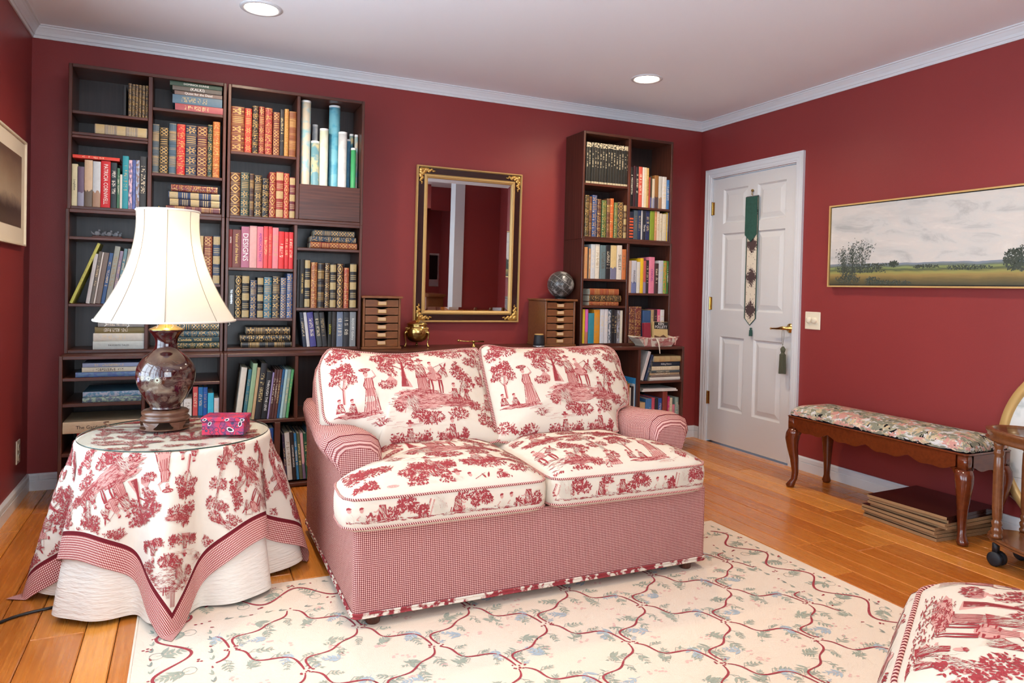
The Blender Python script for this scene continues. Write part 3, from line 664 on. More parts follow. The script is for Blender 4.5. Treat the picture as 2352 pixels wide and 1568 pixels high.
stack('C', SPM, .762, sh('sixth', 'first'), [(395, 895, 1365, 1445, (196, 206, 204), 'plain', K(title='FAVORITE TALES', tcol='ink', tsz=.3)), (398, 895, 1288, 1365, (218, 216, 206), 'title'), (413, 900, 1228, 1288, (130, 116, 66), 'title'), (445, 900, 1178, 1228, (150, 152, 150), 'title')])
# second bay
stack('A', SPT, 2.032, sh('top', 'second'), [(1195, 1665, 478, 545, (164, 78, 84), 'title'), (1170, 1655, 392, 478, (84, 112, 132), 'title'), (1190, 1655, 352, 392, (128, 108, 100), 'plain', K(title='Quest for the Dead', tsz=.8)), (1170, 1650, 308, 352, (104, 96, 88), 'plain', K(title='(KALKI)', tsz=.9)), (1145, 1655, 264, 308, (60, 82, 66), 'plain', K(title='DOMINICK DUNNE', tsz=.6))])
row('A', SPT, 1.690, sh('second', 'second'), [(974, 1042, 658, (72, 84, 92), 'gbar'), (1044, 1130, 690, BLK, 'glat'), (1134, 1208, 650, (70, 92, 108), 'gbar'), (1210, 1294, 658, (190, 40, 42), 'gall'), (1296, 1406, 668, NAV, 'gros'), (1408, 1510, 680, (84, 28, 42), 'glat'), (1512, 1558, 665, DGR, 'gall'), (1562, 1632, 636, (176, 96, 44), 'gall')], x0=.576)
stack('A', SPT, 1.492, sh('third', 'second'), [(1105, 1635, 1462, 1520, (104, 52, 58), 'gbar'), (1135, 1635, 1392, 1462, (40, 36, 56), 'cream'), (1130, 1635, 1322, 1392, (44, 62, 100), 'cream'), (1155, 1610, 1256, 1322, (112, 36, 40), 'gall')])
row('C', SPM, 1.110, sh('fourth', 'second'), [(1250, 1330, 352, (60, 70, 60), 'gall'), (1335, 1425, 350, (110, 60, 40), 'gros'), (1430, 1470, 346, (190, 170, 130), 'cream'), (1476, 1558, 350, (120, 46, 42), 'glat'), (1563, 1634, 346, (60, 74, 96), 'cream')])
row('C', SPM, .762+.16, sh('fifth', 'second')+' above the flat stack', []) if False else None
stack('C', SPM, .762, sh('fifth', 'second'), [(1180, 1625, 1388, 1445, DGR, 'gall'), (1150, 1625, 1336, 1388, (30, 60, 66), 'plain', K(title='Candide  VOLTAIRE', tcol='inkgold', tsz=.7)), (1180, 1625, 1272, 1336, (44, 84, 100), 'gall'), (1160, 1625, 1204, 1272, (28, 70, 84), 'glat'), (1170, 1630, 1150, 1204, (26, 44, 56), 'gbar')])
row('E', SPB, .411, 'low bookcase behind the lamp vase', [(1180, 1240, 580, (200, 196, 188), 'title'), (1245, 1322, 560, (222, 220, 214), 'title'), (1332, 1380, 446, (208, 84, 82), 'title'), (1384, 1428, 450, (26, 110, 166), 'title'), (1430, 1470, 450, (22, 84, 160), 'title'), (1473, 1530, 506, (56, 186, 214), 'plain'), (1534, 1580, 552, (216, 206, 206), 'title')], x1=.918, d=.2)
# third bay
row('B', SPT, 1.842, sh('top', 'third'), [(142, 284, 300, (112, 54, 36), 'gros'), (287, 362, 320, (178, 44, 42), 'gros'), (368, 432, 290, (52, 42, 36), 'gall'), (436, 496, 300, (124, 34, 40), 'gros'), (501, 580, 315, (150, 50, 46), 'gall'), (587, 658, 358, (104, 40, 46), 'glat'), (662, 703, 330, (36, 32, 36), 'title'), (707, 752, 325, (182, 126, 64), 'gall'), (756, 832, 352, (132, 76, 44), 'gbar')], x0=.959, x1=1.306)
row('B', SPT, 1.492, sh('second', 'third'), [(126, 240, 995, (88, 52, 40), 'gdia'), (243, 334, 995, (44, 68, 70), 'gros'), (337, 384, 1008, (70, 48, 40), 'gbar'), (387, 468, 1025, (48, 42, 38), 'gros'), (471, 543, 1060, (34, 28, 28), 'gall'), (546, 614, 995, (138, 40, 38), 'gdia'), (617, 697, 992, (150, 54, 44), 'cream'), (700, 757, 1005, (172, 44, 46), 'gdia'), (760, 822, 1048, (110, 42, 50), 'cream')], x0=.959, x1=1.306)
row('D', SPM, 1.206, sh('third', 'third'), [(109, 155, 168, (122, 40, 40), 'plain', K(title='SISTERS', tsz=.6, tat=.72)), (158, 247, 172, (116, 66, 62), 'plain', K(title='Voice of the Heart', tcol='inkgold', tsz=.5)), (250, 335, 140, (176, 108, 132), 'plain', K(title='DESIGNS', tsz=.95)), (338, 416, 132, (224, 168, 164), 'plain'), (419, 483, 140, (232, 122, 140), 'plain', K(title='AMERICAN TASTE', tcol='inkpurple', tsz=.62)), (487, 533, 135, (226, 78, 78), 'title'), (537, 578, 138, (224, 64, 66), 'title'), (581, 643, 152, (232, 134, 142), 'title'), (646, 706, 192, (220, 46, 48), 'title'), (709, 751, 197, (216, 44, 48), 'title'), (754, 800, 200, (222, 48, 52), 'title')], x0=.957, x1=1.300)
row('D', SPM, .927, sh('fourth', 'third'), [(100, 180, 656, (82, 84, 84), 'plain', K(title='TO HEAVEN', tsz=.42, tcol='silver')), (184, 252, 656, BLK, 'gdia'), (255, 335, 656, (40, 38, 36), 'cream'), (341, 413, 706, (40, 62, 96), 'gros'), (418, 484, 676, (28, 30, 36), 'cream'), (487, 572, 676, (44, 104, 130), 'gros'), (576, 659, 666, (30, 40, 52), 'gros'), (663, 727, 681, (46, 80, 128), 'glat'), (731, 795, 638, (52, 84, 138), 'gros')], x0=.957, x1=1.300)
stack('D', SPM, .762, sh('fifth', 'third'), [(245, 785, 1358, 1418, BLK, 'gbar'), (235, 770, 1284, 1358, (30, 30, 30), 'gall'), (302, 768, 1200, 1284, (44, 38, 36), 'gros')])
# fourth bay
stack('D', SPM, 1.330, sh('second', 'fourth'), [(980, 1475, 306, 372, (128, 48, 36), 'glat'), (985, 1465, 244, 306, (40, 58, 78), 'gall'), (1025, 1450, 178, 244, (38, 60, 78), 'glat')])
row('D', SPM, .987, sh('third', 'fourth'), [(842, 868, 490, BLK, 'plain'), (872, 918, 486, (30, 28, 26), 'plain', K(title='OF MICE AND MEN', tcol='inkgold', tsz=.55)), (921, 980, 488, (34, 38, 42), 'cream'), (988, 1055, 518, (150, 86, 52), 'gall'), (1058, 1128, 528, (38, 32, 32), 'gbar'), (1132, 1186, 526, (50, 36, 38), 'gros'), (1189, 1256, 536, (48, 46, 44), 'cream'), (1262, 1328, 531, (60, 40, 38), 'gdia'), (1336, 1390, 576, (160, 70, 50), 'gall'), (1397, 1470, 532, (42, 38, 34), 'cream')], x0=1.318, x1=1.669)
row('D', SPM, .762, sh('fourth', 'fourth')+', leaning', [(905, 944, 1040, (36, 46, 66), 'title'), (946, 978, 1038, (206, 204, 206), 'plain'), (981, 1045, 1036, (72, 70, 136), 'title'), (1055, 1106, 1040, (66, 70, 72), 'title'), (1110, 1164, 1042, (50, 50, 52), 'title')], lean=-7, bottom=1420, hmax=.199)
row('D', SPM, .762, sh('fourth', 'fourth')+', upright', [(1170, 1208, 1042, (30, 32, 28), 'plain', K(title='LEGION', tcol='inkyellow', tsz=.8)), (1211, 1258, 1042, (36, 32, 30), 'title'), (1261, 1326, 1043, (112, 126, 148), 'title'), (1331, 1394, 1044, (42, 44, 50), 'title'), (1398, 1464, 1044, (140, 144, 146), 'plain', K(title='ROGUES Gallery', tcol='inkwhite', tsz=.5))], x1=1.669, hmax=.205)
# low base, left part: flat art books
stack('E', SPB, .637, 'low bookcase top shelf by the corner', [(220, 845, 308, 355, (90, 124, 160), 'pict'), (280, 845, 264, 308, (206, 202, 180), 'title'), (285, 845, 224, 264, (146, 160, 190), 'title')], d=.26)
stack('E', SPB, .511, 'low bookcase second shelf by the corner', [(285, 845, 544, 592, (150, 172, 150), 'pict'), (288, 845, 492, 544, (90, 140, 166), 'pict')], d=.26)
row('E', SPB, .267, 'low bookcase under the large beige book', [(230, 300, 880, (176, 34, 34), 'plain'), (302, 400, 880, (182, 40, 38), 'plain'), (402, 480, 880, (120, 36, 40), 'plain'), (482, 580, 880, (176, 40, 42), 'title'), (590, 700, 880, (150, 40, 40), 'plain')], d=.24)
zr = on(*pq('E', 400, 880), 1, SPB).z
big = on(*pq('E', 845, 800), 1, SPB).x
big = min(big, .5505)
book((208, 186, 152), 'plain', .056, big-.212, .3, (big, -.392, zr+.03), (0, -pi/2, 0), 'large beige art book lying on red books in the low bookcase by the corner', 'books, low bookcase', title='The Garden at Eichstätt', tcol='ink', tsz=.42)
row('F', SPB, .384, 'low bookcase between table and sofa', [(172, 230, 282, (214, 206, 190), 'plain'), (246, 280, 302, (50, 108, 120), 'title'), (284, 330, 242, (150, 180, 140), 'plain'), (334, 364, 282, (190, 158, 116), 'plain'), (367, 430, 242, (34, 32, 34), 'title'), (433, 490, 326, (24, 24, 30), 'plain', K(title='THROUGH THE LENS', tsz=.6)), (493, 510, 332, (150, 134, 176), 'plain'), (512, 533, 302, (84, 46, 44), 'title'), (536, 560, 302, (88, 48, 44), 'title'), (563, 588, 302, (96, 54, 46), 'title'), (591, 615, 302, (30, 92, 138), 'title'), (618, 644, 302, (172, 206, 208), 'plain'), (647, 676, 302, (150, 172, 158), 'title'), (680, 705, 302, (88, 164, 104), 'title')], lean=6.0, bottom=790, d=.22)
row('F', SPB, .0365, 'bottom of low bookcase left of the sofa', [(676, 698, 945, (58, 50, 78), 'title'), (701, 750, 932, (206, 202, 194), 'title'), (753, 790, 925, (34, 26, 26), 'plain', K(title='CONTAINER GARDENS', tsz=.6)), (793, 818, 937, (48, 122, 170), 'title'), (822, 852, 937, (88, 96, 68), 'title'), (856, 884, 937, (224, 176, 176), 'low'), (888, 918, 937, (26, 86, 62), 'title'), (921, 938, 940, (110, 176, 206), 'plain'), (941, 990, 892, (96, 136, 158), 'pict')], lean=-5, bottom=1425, d=.24)
row('F', SPB, .0365, 'bottom of low bookcase beside the table cloth', [(440, 500, 880, (190, 186, 178), 'plain'), (505, 556, 885, (40, 78, 140), 'plain')], x1=1.198, d=.24)
# right bookcase
row('G', SPT, 1.855, sh('top', 'left', 'right'), [(388+i*36, 422+i*36, 206+i*4.3, (42, 42, 38), 'wtop') for i in range(16)], x0=3.193, x1=3.542)
row('G', SPT, 1.492, sh('second', 'left', 'right'), [(369, 424, 918, (84, 72, 46), 'gall'), (427, 462, 936, (110, 70, 44), 'gbar'), (468, 532, 918, (46, 82, 140), 'gros'), (536, 588, 970, (92, 56, 44), 'gall'), (593, 655, 988, (74, 106, 56), 'gros'), (660, 705, 965, (110, 72, 48), 'gbar'), (708, 754, 962, (206, 100, 48), 'gall'), (758, 803, 1018, (84, 114, 66), 'gros'), (806, 880, 1012, (74, 60, 50), 'gdia'), (883, 930, 1050, (100, 76, 52), 'cream')], x0=3.193, x1=3.542)
row('G', SPT, 1.720, sh('top', 'right', 'right'), [(986, 1019, 540, BLK, 'title'), (1022, 1052, 526, (62, 26, 34), 'title'), (1055, 1088, 540, (40, 38, 40), 'title'), (1091, 1136, 540, (206, 92, 76), 'title'), (1139, 1164, 546, (222, 216, 206), 'plain'), (1167, 1195, 550, (220, 204, 170), 'title'), (1198, 1224, 556, (206, 172, 104), 'title'), (1227, 1240, 680, (176, 70, 58), 'plain'), (1243, 1268, 665, (74, 66, 50), 'low'), (1271, 1300, 700, (212, 198, 172), 'low'), (1303, 1354, 655, (150, 104, 56), 'low'), (1357, 1400, 668, (200, 198, 190), 'low'), (1403, 1456, 675, (220, 216, 210), 'title'), (1460, 1510, 716, (74, 130, 190), 'title')], x0=3.562, x1=3.905)
row('G', SPT, 1.492, sh('second', 'right', 'right'), [(966, 1019, 1140, (34, 40, 58), 'stripe'), (1023, 1074, 1120, (72, 86, 98), 'title'), (1077, 1118, 1120, (34, 50, 86), 'title'), (1121, 1141, 1122, (206, 206, 204), 'plain'), (1144, 1184, 1122, (36, 40, 54), 'plain', K(title='Three', tsz=.8, tat=.4)), (1187, 1237, 1130, (40, 48, 88), 'title'), (1241, 1299, 1130, (132, 152, 44), 'plain'), (1302, 1330, 1130, (206, 146, 104), 'title'), (1333, 1367, 1136, (222, 206, 184), 'title'), (1370, 1403, 1162, (214, 204, 182), 'title'), (1406, 1455, 1170, (210, 200, 176), 'title'), (1461, 1484, 1150, (226, 190, 70), 'title'), (1487, 1511, 1156, (90, 140, 200), 'low')], x0=3.562, x1=3.905)
row('H', SPM, 1.205, sh('third', 'left', 'right'), [(336, 375, 146, (214, 152, 96), 'title'), (377, 392, 160, (58, 60, 62), 'plain'), (394, 419, 166, (196, 150, 106), 'title'), (421, 474, 112, (206, 210, 212), 'title'), (477, 530, 112, (226, 220, 202), 'title'), (534, 601, 125, (104, 126, 130), 'title'), (604, 661, 122, (32, 32, 36), 'title'), (664, 738, 126, (220, 196, 140), 'low'), (741, 802, 126, (224, 216, 202), 'plain', K(title='SHELLEY', tcol='ink', tsz=.72)), (805, 862, 176, (204, 122, 70), 'title')], x0=3.193, x1=3.539)
stack('H', SPM, 1.021, sh('fourth', 'left', 'right'), [(388, 755, 822, 872, (150, 76, 50), 'gall'), (392, 790, 742, 822, (70, 56, 42), 'gall'), (405, 765, 660, 742, (158, 82, 52), 'gbar')])
row('H', SPM, .762, sh('fifth', 'left', 'right'), [(319, 347, 920, (228, 198, 40), 'plain'), (350, 383, 920, (222, 104, 176), 'low'), (387, 457, 968, (50, 138, 156), 'plain'), (460, 529, 926, (222, 148, 40), 'title'), (533, 584, 920, (210, 212, 216), 'title'), (587, 632, 920, (218, 214, 214), 'title'), (636, 668, 926, (90, 104, 116), 'pict'), (671, 711, 920, (28, 28, 32), 'title'), (714, 741, 926, (54, 52, 60), 'title'), (744, 778, 930, (120, 112, 104), 'pict'), (781, 811, 934, (214, 206, 188), 'title')], x0=3.193, x1=3.539)
row('H', SPM, 1.113, sh('third', 'right', 'right'), [(894, 925, 316, (206, 172, 150), 'title'), (928, 988, 316, (196, 196, 202), 'low', K(title='INVASION', tcol='ink', tsz=.5)), (991, 1029, 332, (214, 210, 200), 'title'), (1032, 1068, 286, (232, 190, 36), 'plain'), (1071, 1104, 316, (194, 92, 86), 'low'), (1107, 1139, 312, (48, 40, 38), 'title'), (1142, 1210, 272, (226, 130, 156), 'plain', K(title='CHANEL', tcol='inkpurple', tsz=.5)), (1213, 1258, 350, (66, 40, 40), 'title'), (1261, 1318, 316, (198, 202, 210), 'title'), (1321, 1359, 320, (112, 166, 76), 'pict'), (1362, 1400, 323, (64, 112, 60), 'title')], x0=3.560, x1=3.905)
row('H', SPM, .762, sh('fourth', 'right', 'right'), [(889, 962, 886, (104, 52, 46), 'gall'), (965, 1045, 886, (112, 50, 46), 'gall'), (1062, 1163, 936, (52, 84, 126), 'low'), (1166, 1200, 926, (176, 148, 108), 'title'), (1203, 1239, 926, (60, 28, 38), 'title'), (1242, 1278, 922, (220, 96, 130), 'title'), (1281, 1328, 926, (214, 210, 208), 'title')], x0=3.560, x1=3.905)
# low base by the door
row('I', SPB, .2, 'low bookcase behind the sofa arm', [(120, 180, 600, (40, 140, 196), 'plain'), (192, 262, 726, (124, 136, 60), 'plain'), (265, 288, 762, (176, 104, 64), 'title'), (291, 309, 820, (220, 212, 196), 'plain'), (312, 348, 800, (42, 38, 42), 'plain'), (351, 384, 766, (196, 204, 206), 'plain'), (387, 414, 640, (60, 146, 200), 'plain')], x1=3.557, d=.24)
row('I', SPB, .51, 'low bookcase by the door, leaning', [(446, 490, 305, (216, 210, 204), 'plain'), (512, 540, 352, (52, 66, 94), 'title')], lean=17, bottom=715, d=.2)
stack('I', SPB, .51, 'low bookcase by the door', [(575, 1046, 672, 716, (222, 216, 206), 'plain'), (600, 1030, 642, 672, (128, 112, 104), 'title'), (585, 1012, 608, 642, (186, 160, 124), 'title'), (600, 1012, 576, 608, (70, 80, 84), 'title'), (610, 1010, 516, 576, (214, 198, 166), 'title'), (622, 1018, 452, 516, (26, 38, 54), 'plain', K(title='Killing Patton', tsz=.55)), (638, 1048, 368, 452, (190, 158, 110), 'cream')])
row('I', SPB, .2, 'bottom shelf by the door', [(442, 516, 1030, (206, 176, 130), 'plain'), (520, 604, 976, (66, 122, 178), 'title'), (607, 654, 962, (204, 84, 104), 'plain'), (657, 699, 970, (36, 38, 44), 'plain'), (702, 754, 970, (36, 84, 164), 'title'), (766, 834, 872, (136, 58, 46), 'plain'), (838, 864, 942, (196, 36, 110), 'title'), (867, 908, 962, (220, 210, 180), 'title'), (911, 944, 1060, (222, 130, 150), 'title'), (947, 998, 956, (140, 164, 156), 'title'), (1001, 1018, 1060, (220, 218, 212), 'plain')], x0=3.577, x1=3.926, d=.22)
zt = on(*pq('I', 800, 872), 1, SPB).z
for i in range(2):
    book((224, 222, 216), 'plain', .0095, .30-.02*i, .2, (3.90-.012*i, -.395, zt+.008+i*.0105), (0, -pi/2+.015, 0), ['thin white magazine lying on upright books by the door, lower one', 'thin white magazine lying on upright books by the door, upper one'][i], 'magazines by the door')
# ------------------------------------------------------------------ upright map rolls behind the drop front
def roll(x, y, r, z1, mat, label, z0=TB):
    n = 18; h = z1-z0-.001; R = []
    for rr, z in ((r, 0), (r, h), (r-.0015, h), (r-.0015, 0)): R.append([(rr*cos(2*pi*j/n), rr*sin(2*pi*j/n), z) for j in range(n)])
    V, F = loft(R, True)
    o = mk('map_roll', V, F, mat, smooth=True, local=True); o.location = (x, y, z0+.001)
    inner = [[((r-.003)*(1-t)*cos(a), (r-.003)*(1-t)*sin(a), z) for z in (.004, h-.001)] for t, a in [(q/40*.5, q*.5) for q in range(40)]]
    V, F = loft([list(q) for q in zip(*inner)], False); mk('inner_turns', V, F, 'maprim', o, True, local=True)
    V, F = loft([[(rr*cos(2*pi*j/n), rr*sin(2*pi*j/n), z) for j in range(n)] for rr, z in ((r+.0004, h-.012), (r+.0004, h+.0002))], True); mk('margin', V, F, 'maprim', o, True, local=True)
    return tag(o, label, 'map', 'rolled maps in the bookcase')
def rx(xa, xb, yt, y):
    a = on(*pq('B', xa, yt), 1, y); b = on(*pq('B', xb, yt), 1, y); return (a.x+b.x)/2, (b.x-a.x)/2, a.z
for (xa, xb, yt, y, m, lab) in [(885, 990, 235, -.19, 'map0', 'tall pale blue and beige rolled map at the left end of the drop-front bay'), (1000, 1062, 490, -.10, 'map4', 'thin grey rolled map standing behind the cream one'), (990, 1078, 662, -.19, 'map2', 'short cream rolled map with blue patches'),
        (1082, 1173, 532, -.19, 'map3', 'pale green rolled map beside the tall bright blue one'), (1182, 1300, 290, -.14, 'map1', 'tall bright blue rolled map, widest of the rolls'), (1280, 1372, 568, -.205, 'map4', 'white rolled map right of the bright blue one'),
        (1366, 1410, 645, -.15, 'map6', 'slim blue rolled map between white and green rolls'), (1396, 1440, 590, -.10, 'map2', 'slim cream rolled map behind the green and yellow one'), (1412, 1466, 738, -.2, 'map5', 'short green and yellow rolled map near the right side'), (1470, 1508, 600, -.16, 'map0', 'narrow beige rolled map at the right end of the bay')]:
    cx, r, z1 = rx(xa, xb, yt, y); roll(min(cx, 1.6725-r), y, r, z1, m, lab)
# ------------------------------------------------------------------ small things on the shelves
cx = on(*pq('A', 1038, 1450), 1, -.2).x
t = mk('brass_bell', *lathe([(.013, 0), (.0145, .003), (.013, .008), (.0105, .014), (.007, .018), (.003, .020), (.003, .023), (.005, .026), (.002, .030)], cx, -.2, TB+.0005, 20), 'brass', None, True); tag(t, 'small brass bell-shaped ornament beside the flat gilt books', 'ornament')
t = thing('glass_ornament', 'clear cut glass birds on a dark wood tray, left bookcase', 'ornament', (.37, -.17, 1.336))
mk('tray', *cbox(.305, .44, -.22, -.12, 1.3365, 1.3465, .003), 'woodh', t)
for i, (x, y, s) in enumerate(((.325, -.18, 1), (.352, -.16, .8), (.38, -.185, .9), (.41, -.17, .85), (.425, -.15, .7))):
    mk('glass_bird', *join(ball(x, y, 1.3465+.014*s, .014*s, .010*s, .014*s, 8, 6), ball(x+.010*s, y, 1.3465+.030*s, .007*s, n=8, m=5), tube([(x-.010*s, y, 1.352), (x-.022*s, y, 1.362), (x-.028*s, y, 1.372)], [.006*s, .004*s, .001], 6)), 'crystal', t)
# ------------------------------------------------------------------ index card chests
def chest(x0, x1, yb, yf, label):
    z0 = .7455; t = thing('card_chest', label, 'drawer chest', ((x0+x1)/2, (yf+yb)/2, z0), group='small drawer chests')
    mk('base', *cbox(x0-.006, x1+.006, yf-.006, yb, z0, z0+.014), 'chest', t)
    mk('top', *cbox(x0-.010, x1+.010, yf-.012, yb, z0+.303, z0+.316), 'cherry' if False else 'chest', t)
    for a, b in ((x0, x0+.012), (x1-.012, x1)): mk('side_panel', *cbox(a, b, yf, yb, z0+.0145, z0+.3025), 'chest', t)
    mk('back_panel', *box(x0+.0125, x1-.0125, yb-.008, yb, z0+.0145, z0+.3025), 'dark', t)
    n = 6; h = .283/n
    for i in range(n):
        za = z0+.0165+i*h; zb = za+h-.006; pts = [(x0+.0145, za), (x1-.0145, za), (x1-.0145, zb)]; xm = (x0+x1)/2
        for q in range(9): u = 1-q/4.; pts.append((xm+u*.036, zb-.009*cos(u*pi/2)))
        pts.append((x0+.0145, zb))
        d = mk('drawer', *loft([[(x, yf+.003, z) for x, z in pts], [(x, yf+.015, z) for x, z in pts]], True, True, True, flip=True), 'chest', t)
        mk('tray', *box(x0+.016, x1-.016, yf+.02, yb-.012, za+.001, za+.004), 'dark', d)
        mk('label_holder', *cbox(xm-.026, xm+.026, yf-.001, yf+.003, za+.009, za+.031, .001), 'gold', d)
        mk('card', *box(xm-.022, xm+.022, yf-.0016, yf-.0009, za+.013, za+.031), 'card', d)
chest(1.697, 1.925, -.012, -.275, 'small wooden drawer chest beside the left bookcase and brass pot')
chest(2.905, 3.130, -.012, -.275, 'small wooden drawer chest under the grey globe')
# globe
t = thing('desk_globe', 'small dark grey globe with pale continents on the drawer chest', 'globe', (3.085, -.14, 1.0618))
mk('stand_ring', *lathe([(.040, 0), (.042, .004), (.034, .012), (.028, .010), (.028, 0)], 3.085, -.14, 1.0619, 24, False, False), 'black', t, True)
V, F = ball(0, 0, 0, .092, n=40, m=24); g_ = mk('sphere', V, F, 'globe', t, True, local=True); g_.location = (0, 0, .0985); g_.rotation_euler = (.4, .5, .3)
# speaker
t = thing('smart_speaker', 'small dark blue-grey cone speaker with wooden cap beside right chest', 'speaker', (2.855, -.285, .7455))
mk('body', *lathe([(.036, .011), (.0375, .014), (.0365, .03), (.031, .075), (.030, .080)], 2.855, -.285, .7455, 28), 'rubber', t, True)
mk('foot', *lathe([(.036, 0), (.040, .004), (.040, .009), (.037, .0108)], 2.855, -.285, .746, 28), 'silver', t, True)
mk('cap', *lathe([(.0305, .0802), (.0305, .085), (.027, .087)], 2.855, -.285, .7455, 28), 'giltpaint', t, True)
# brass pot on three legs
t = thing('brass_pot', 'lidded brass pot on three curved legs in front of the mirror', 'pot', (2.066, -.15, .7455)); px, py, pz = 2.066, -.15, .7455
mk('bowl', *lathe([(.012, .030), (.035, .034), (.058, .048), (.070, .068), (.075, .090), (.073, .112), (.064, .128), (.058, .134), (.062, .138)], px, py, pz, 36), 'brass', t, True)
lid = mk('lid', *lathe([(.066, .1385), (.067, .142), (.058, .150), (.040, .160), (.018, .167), (.007, .170)], px, py, pz, 36), 'brass', t, True)
mk('finial', *lathe([(.006, .1705), (.004, .178), (.008, .186), (.009, .194), (.006, .204), (.003, .214), (.001, .222)], px, py, pz, 16), 'brass', lid, True)
for i in range(3):
    a = 2*pi*i/3-pi/2+.75; q = lambda r, z: (px+r*cos(a), py+r*sin(a), pz+z)
    mk('leg', *join(tube(spline([q(.066, .096), q(.083, .090), q(.083, .06), q(.076, .03), q(.082, .008)], 5), [.006, .008, .010, .010, .009, .008, .007, .006, .005, .005, .005, .005, .004, .004, .004, .004, .004, .005, .006, .006, .006], 8), ball(*q(.084, .0075), .0095, .0095, .0072, 10, 6)), 'brass', t, True)
    mk('mount', *join(*[ball(px+.069*cos(a+e), py+.069*sin(a+e), pz+zz, .007, n=8, m=5) for e, zz in ((0, .118), (.14, .114), (-.14, .114), (.26, .118), (-.26, .118), (.07, .106), (-.07, .106))]), 'gold', t, True)
# small brass pipe-like ornament
t = thing('brass_ornament', 'small brass gadget with a long thin arm on the low bookcase', 'ornament', (2.40, -.2, .7455))
mk('stem', *lathe([(.016, 0), (.016, .003), (.008, .005), (.008, .030), (.011, .032), (.011, .038)], 2.43, -.2, .7457, 16), 'brass', t, True)
mk('arm', *tube([(2.33, -.2, .786), (2.38, -.2, .780), (2.50, -.2, .779)], [.003, .0035, .005], 8), 'brass', t, True)
mk('knob', *ball(2.326, -.2, .786, .0085, n=12, m=8), 'brass', t, True)
# fabric basket with two paperbacks
t = thing('fabric_basket', 'flared pink toile fabric basket on the low bookcase near the door', 'basket', (3.735, -.325, .7455)); bx, by, bz = 3.735, -.325, .746
R = []
for k, (e, z) in enumerate(((0, 0), (.003, .001), (.012, .016), (.032, .038), (.055, .060))):
    R.append([(bx+sx*(.110+e*1.15), by+sy*(.055+e*.2), bz+z+(.008 if k == 4 and abs(sx) == 1 and abs(sy) == 1 else 0)) for sx, sy in ((-1, -1), (-.5, -1), (0, -1.02), (.5, -1), (1, -1), (1, 0), (1, 1), (.5, 1), (0, 1), (-.5, 1), (-1, 1), (-1, 0))])
R2 = [[(lerp(x, bx, .03), lerp(y, by, .04), z+.002) for x, y, z in r] for r in R[::-1]]
BASKET = mk('shell', *loft(R+R2, True, True, True), 'cream', t)
BTREE = (V_, F_) = loft(R+R2, True, True, True)
for sx in (-1, 1): mk('tie_bow', *join(ball(bx+sx*.135, by-.068, bz+.058, .010, .006, .007, 8, 5), tube([(bx+sx*.135, by-.074, bz+.056), (bx+sx*.130, by-.078, bz+.03), (bx+sx*.126, by-.078, bz+.012)], .003, 6)), 'toilemid', t)
mk('tie_ribbon', *tube([(3.71, -.395, .80), (3.712, -.416, .775), (3.716, -.421, .742), (3.722, -.421, .70)], [.005, .005, .004, .003], 6), 'cream', t)
def paperback(label, rgb, x0, x1, y, z0, h, tilt, title=None):
    o = mk('paperback', *cbox(x0-(x0+x1)/2, (x1-x0)/2, 0, .028, 0, h, .001), 'bk_plain', local=True); o.color = c(*rgb); o.location = ((x0+x1)/2, y, z0); o.rotation_euler = (-.1, tilt, 0)
    mk('page_block', *box(-(x1-x0)/2+.003, (x1-x0)/2+.0006, .003, .025, .003, h+.0006), 'page', o, local=True)
    return tag(o, label, 'book', 'paperbacks in the fabric basket')
p1 = paperback('paperback with dark cover head and yellow landscape, in the fabric basket', (206, 176, 120), 3.735, 3.852, -.335, .750, .165, .03)
mk('cover_head', *box(-.0578, .0578, -.0012, -.0004, .115, .1635), 'black', p1, local=True)
mk('cover_picture', *join(([(-.0578, -.0011, .004), (.0578, -.0011, .004), (.0578, -.0011, .05), (.02, -.0011, .075), (-.01, -.0011, .06), (-.0578, -.0011, .07)], [(0, 1, 2, 3, 4, 5)])), 'stand', p1, local=True)
lettering(p1, 'KEN', .026, (0, -.0018, .150), (1, 0, 0), (0, 0, 1), 'inkwhite'); lettering(p1, 'FOLLETT', .026, (0, -.0018, .128), (1, 0, 0), (0, 0, 1), 'inkwhite')
p2 = paperback('dark red paperback standing in the fabric basket', (140, 34, 54), 3.668, 3.722, -.318, .750, .158, 0)
# ------------------------------------------------------------------ mirror
mz0, mz1, mx0, mx1 = .893, 1.905, 2.080, 2.826; mc = ((mx0+mx1)/2, 0, mz0)
t = thing('wall_mirror', 'tall rectangular mirror in dark and gold frame with corner ornaments', 'mirror', mc); t.rotation_euler = (radians(.8), 0, 0)
w2, hh = (mx1-mx0)/2, mz1-mz0
PR = [(0, -.002), (0, -.022), (.004, -.030), (.008, -.030), (.011, -.022), (.013, -.018), (.052, -.018), (.056, -.022), (.060, -.027), (.066, -.027), (.070, -.021), (.074, -.019), (.078, -.010), (.078, -.002)]
def frame(name, prof, mat, par, w2=w2, h=hh):
    rings = [[(-w2+d, y, d), (w2-d, y, d), (w2-d, y, h-d), (-w2+d, y, h-d)] for d, y in prof]
    return mk(name, *loft(rings, True), mat, par, local=True)
frame('outer_gilt_moulding', PR[:6], 'giltpaint', t); frame('dark_frame', PR[5:7], 'mirwood', t); frame('inner_gilt_moulding', PR[6:], 'giltpaint', t)
mk('backing', *box(-w2+.004, w2-.004, -.004, -.002, .004, hh-.004), 'black', t, local=True)
e = .0785
mk('mirror_glass', *loft([[(-w2+q, y, q), (w2-q, y, q), (w2-q, y, hh-q), (-w2+q, y, hh-q)] for q, y in ((e, -.0085), (e+.022, -.0105))], True, False, True, flip=True), 'mirror', t, local=True)
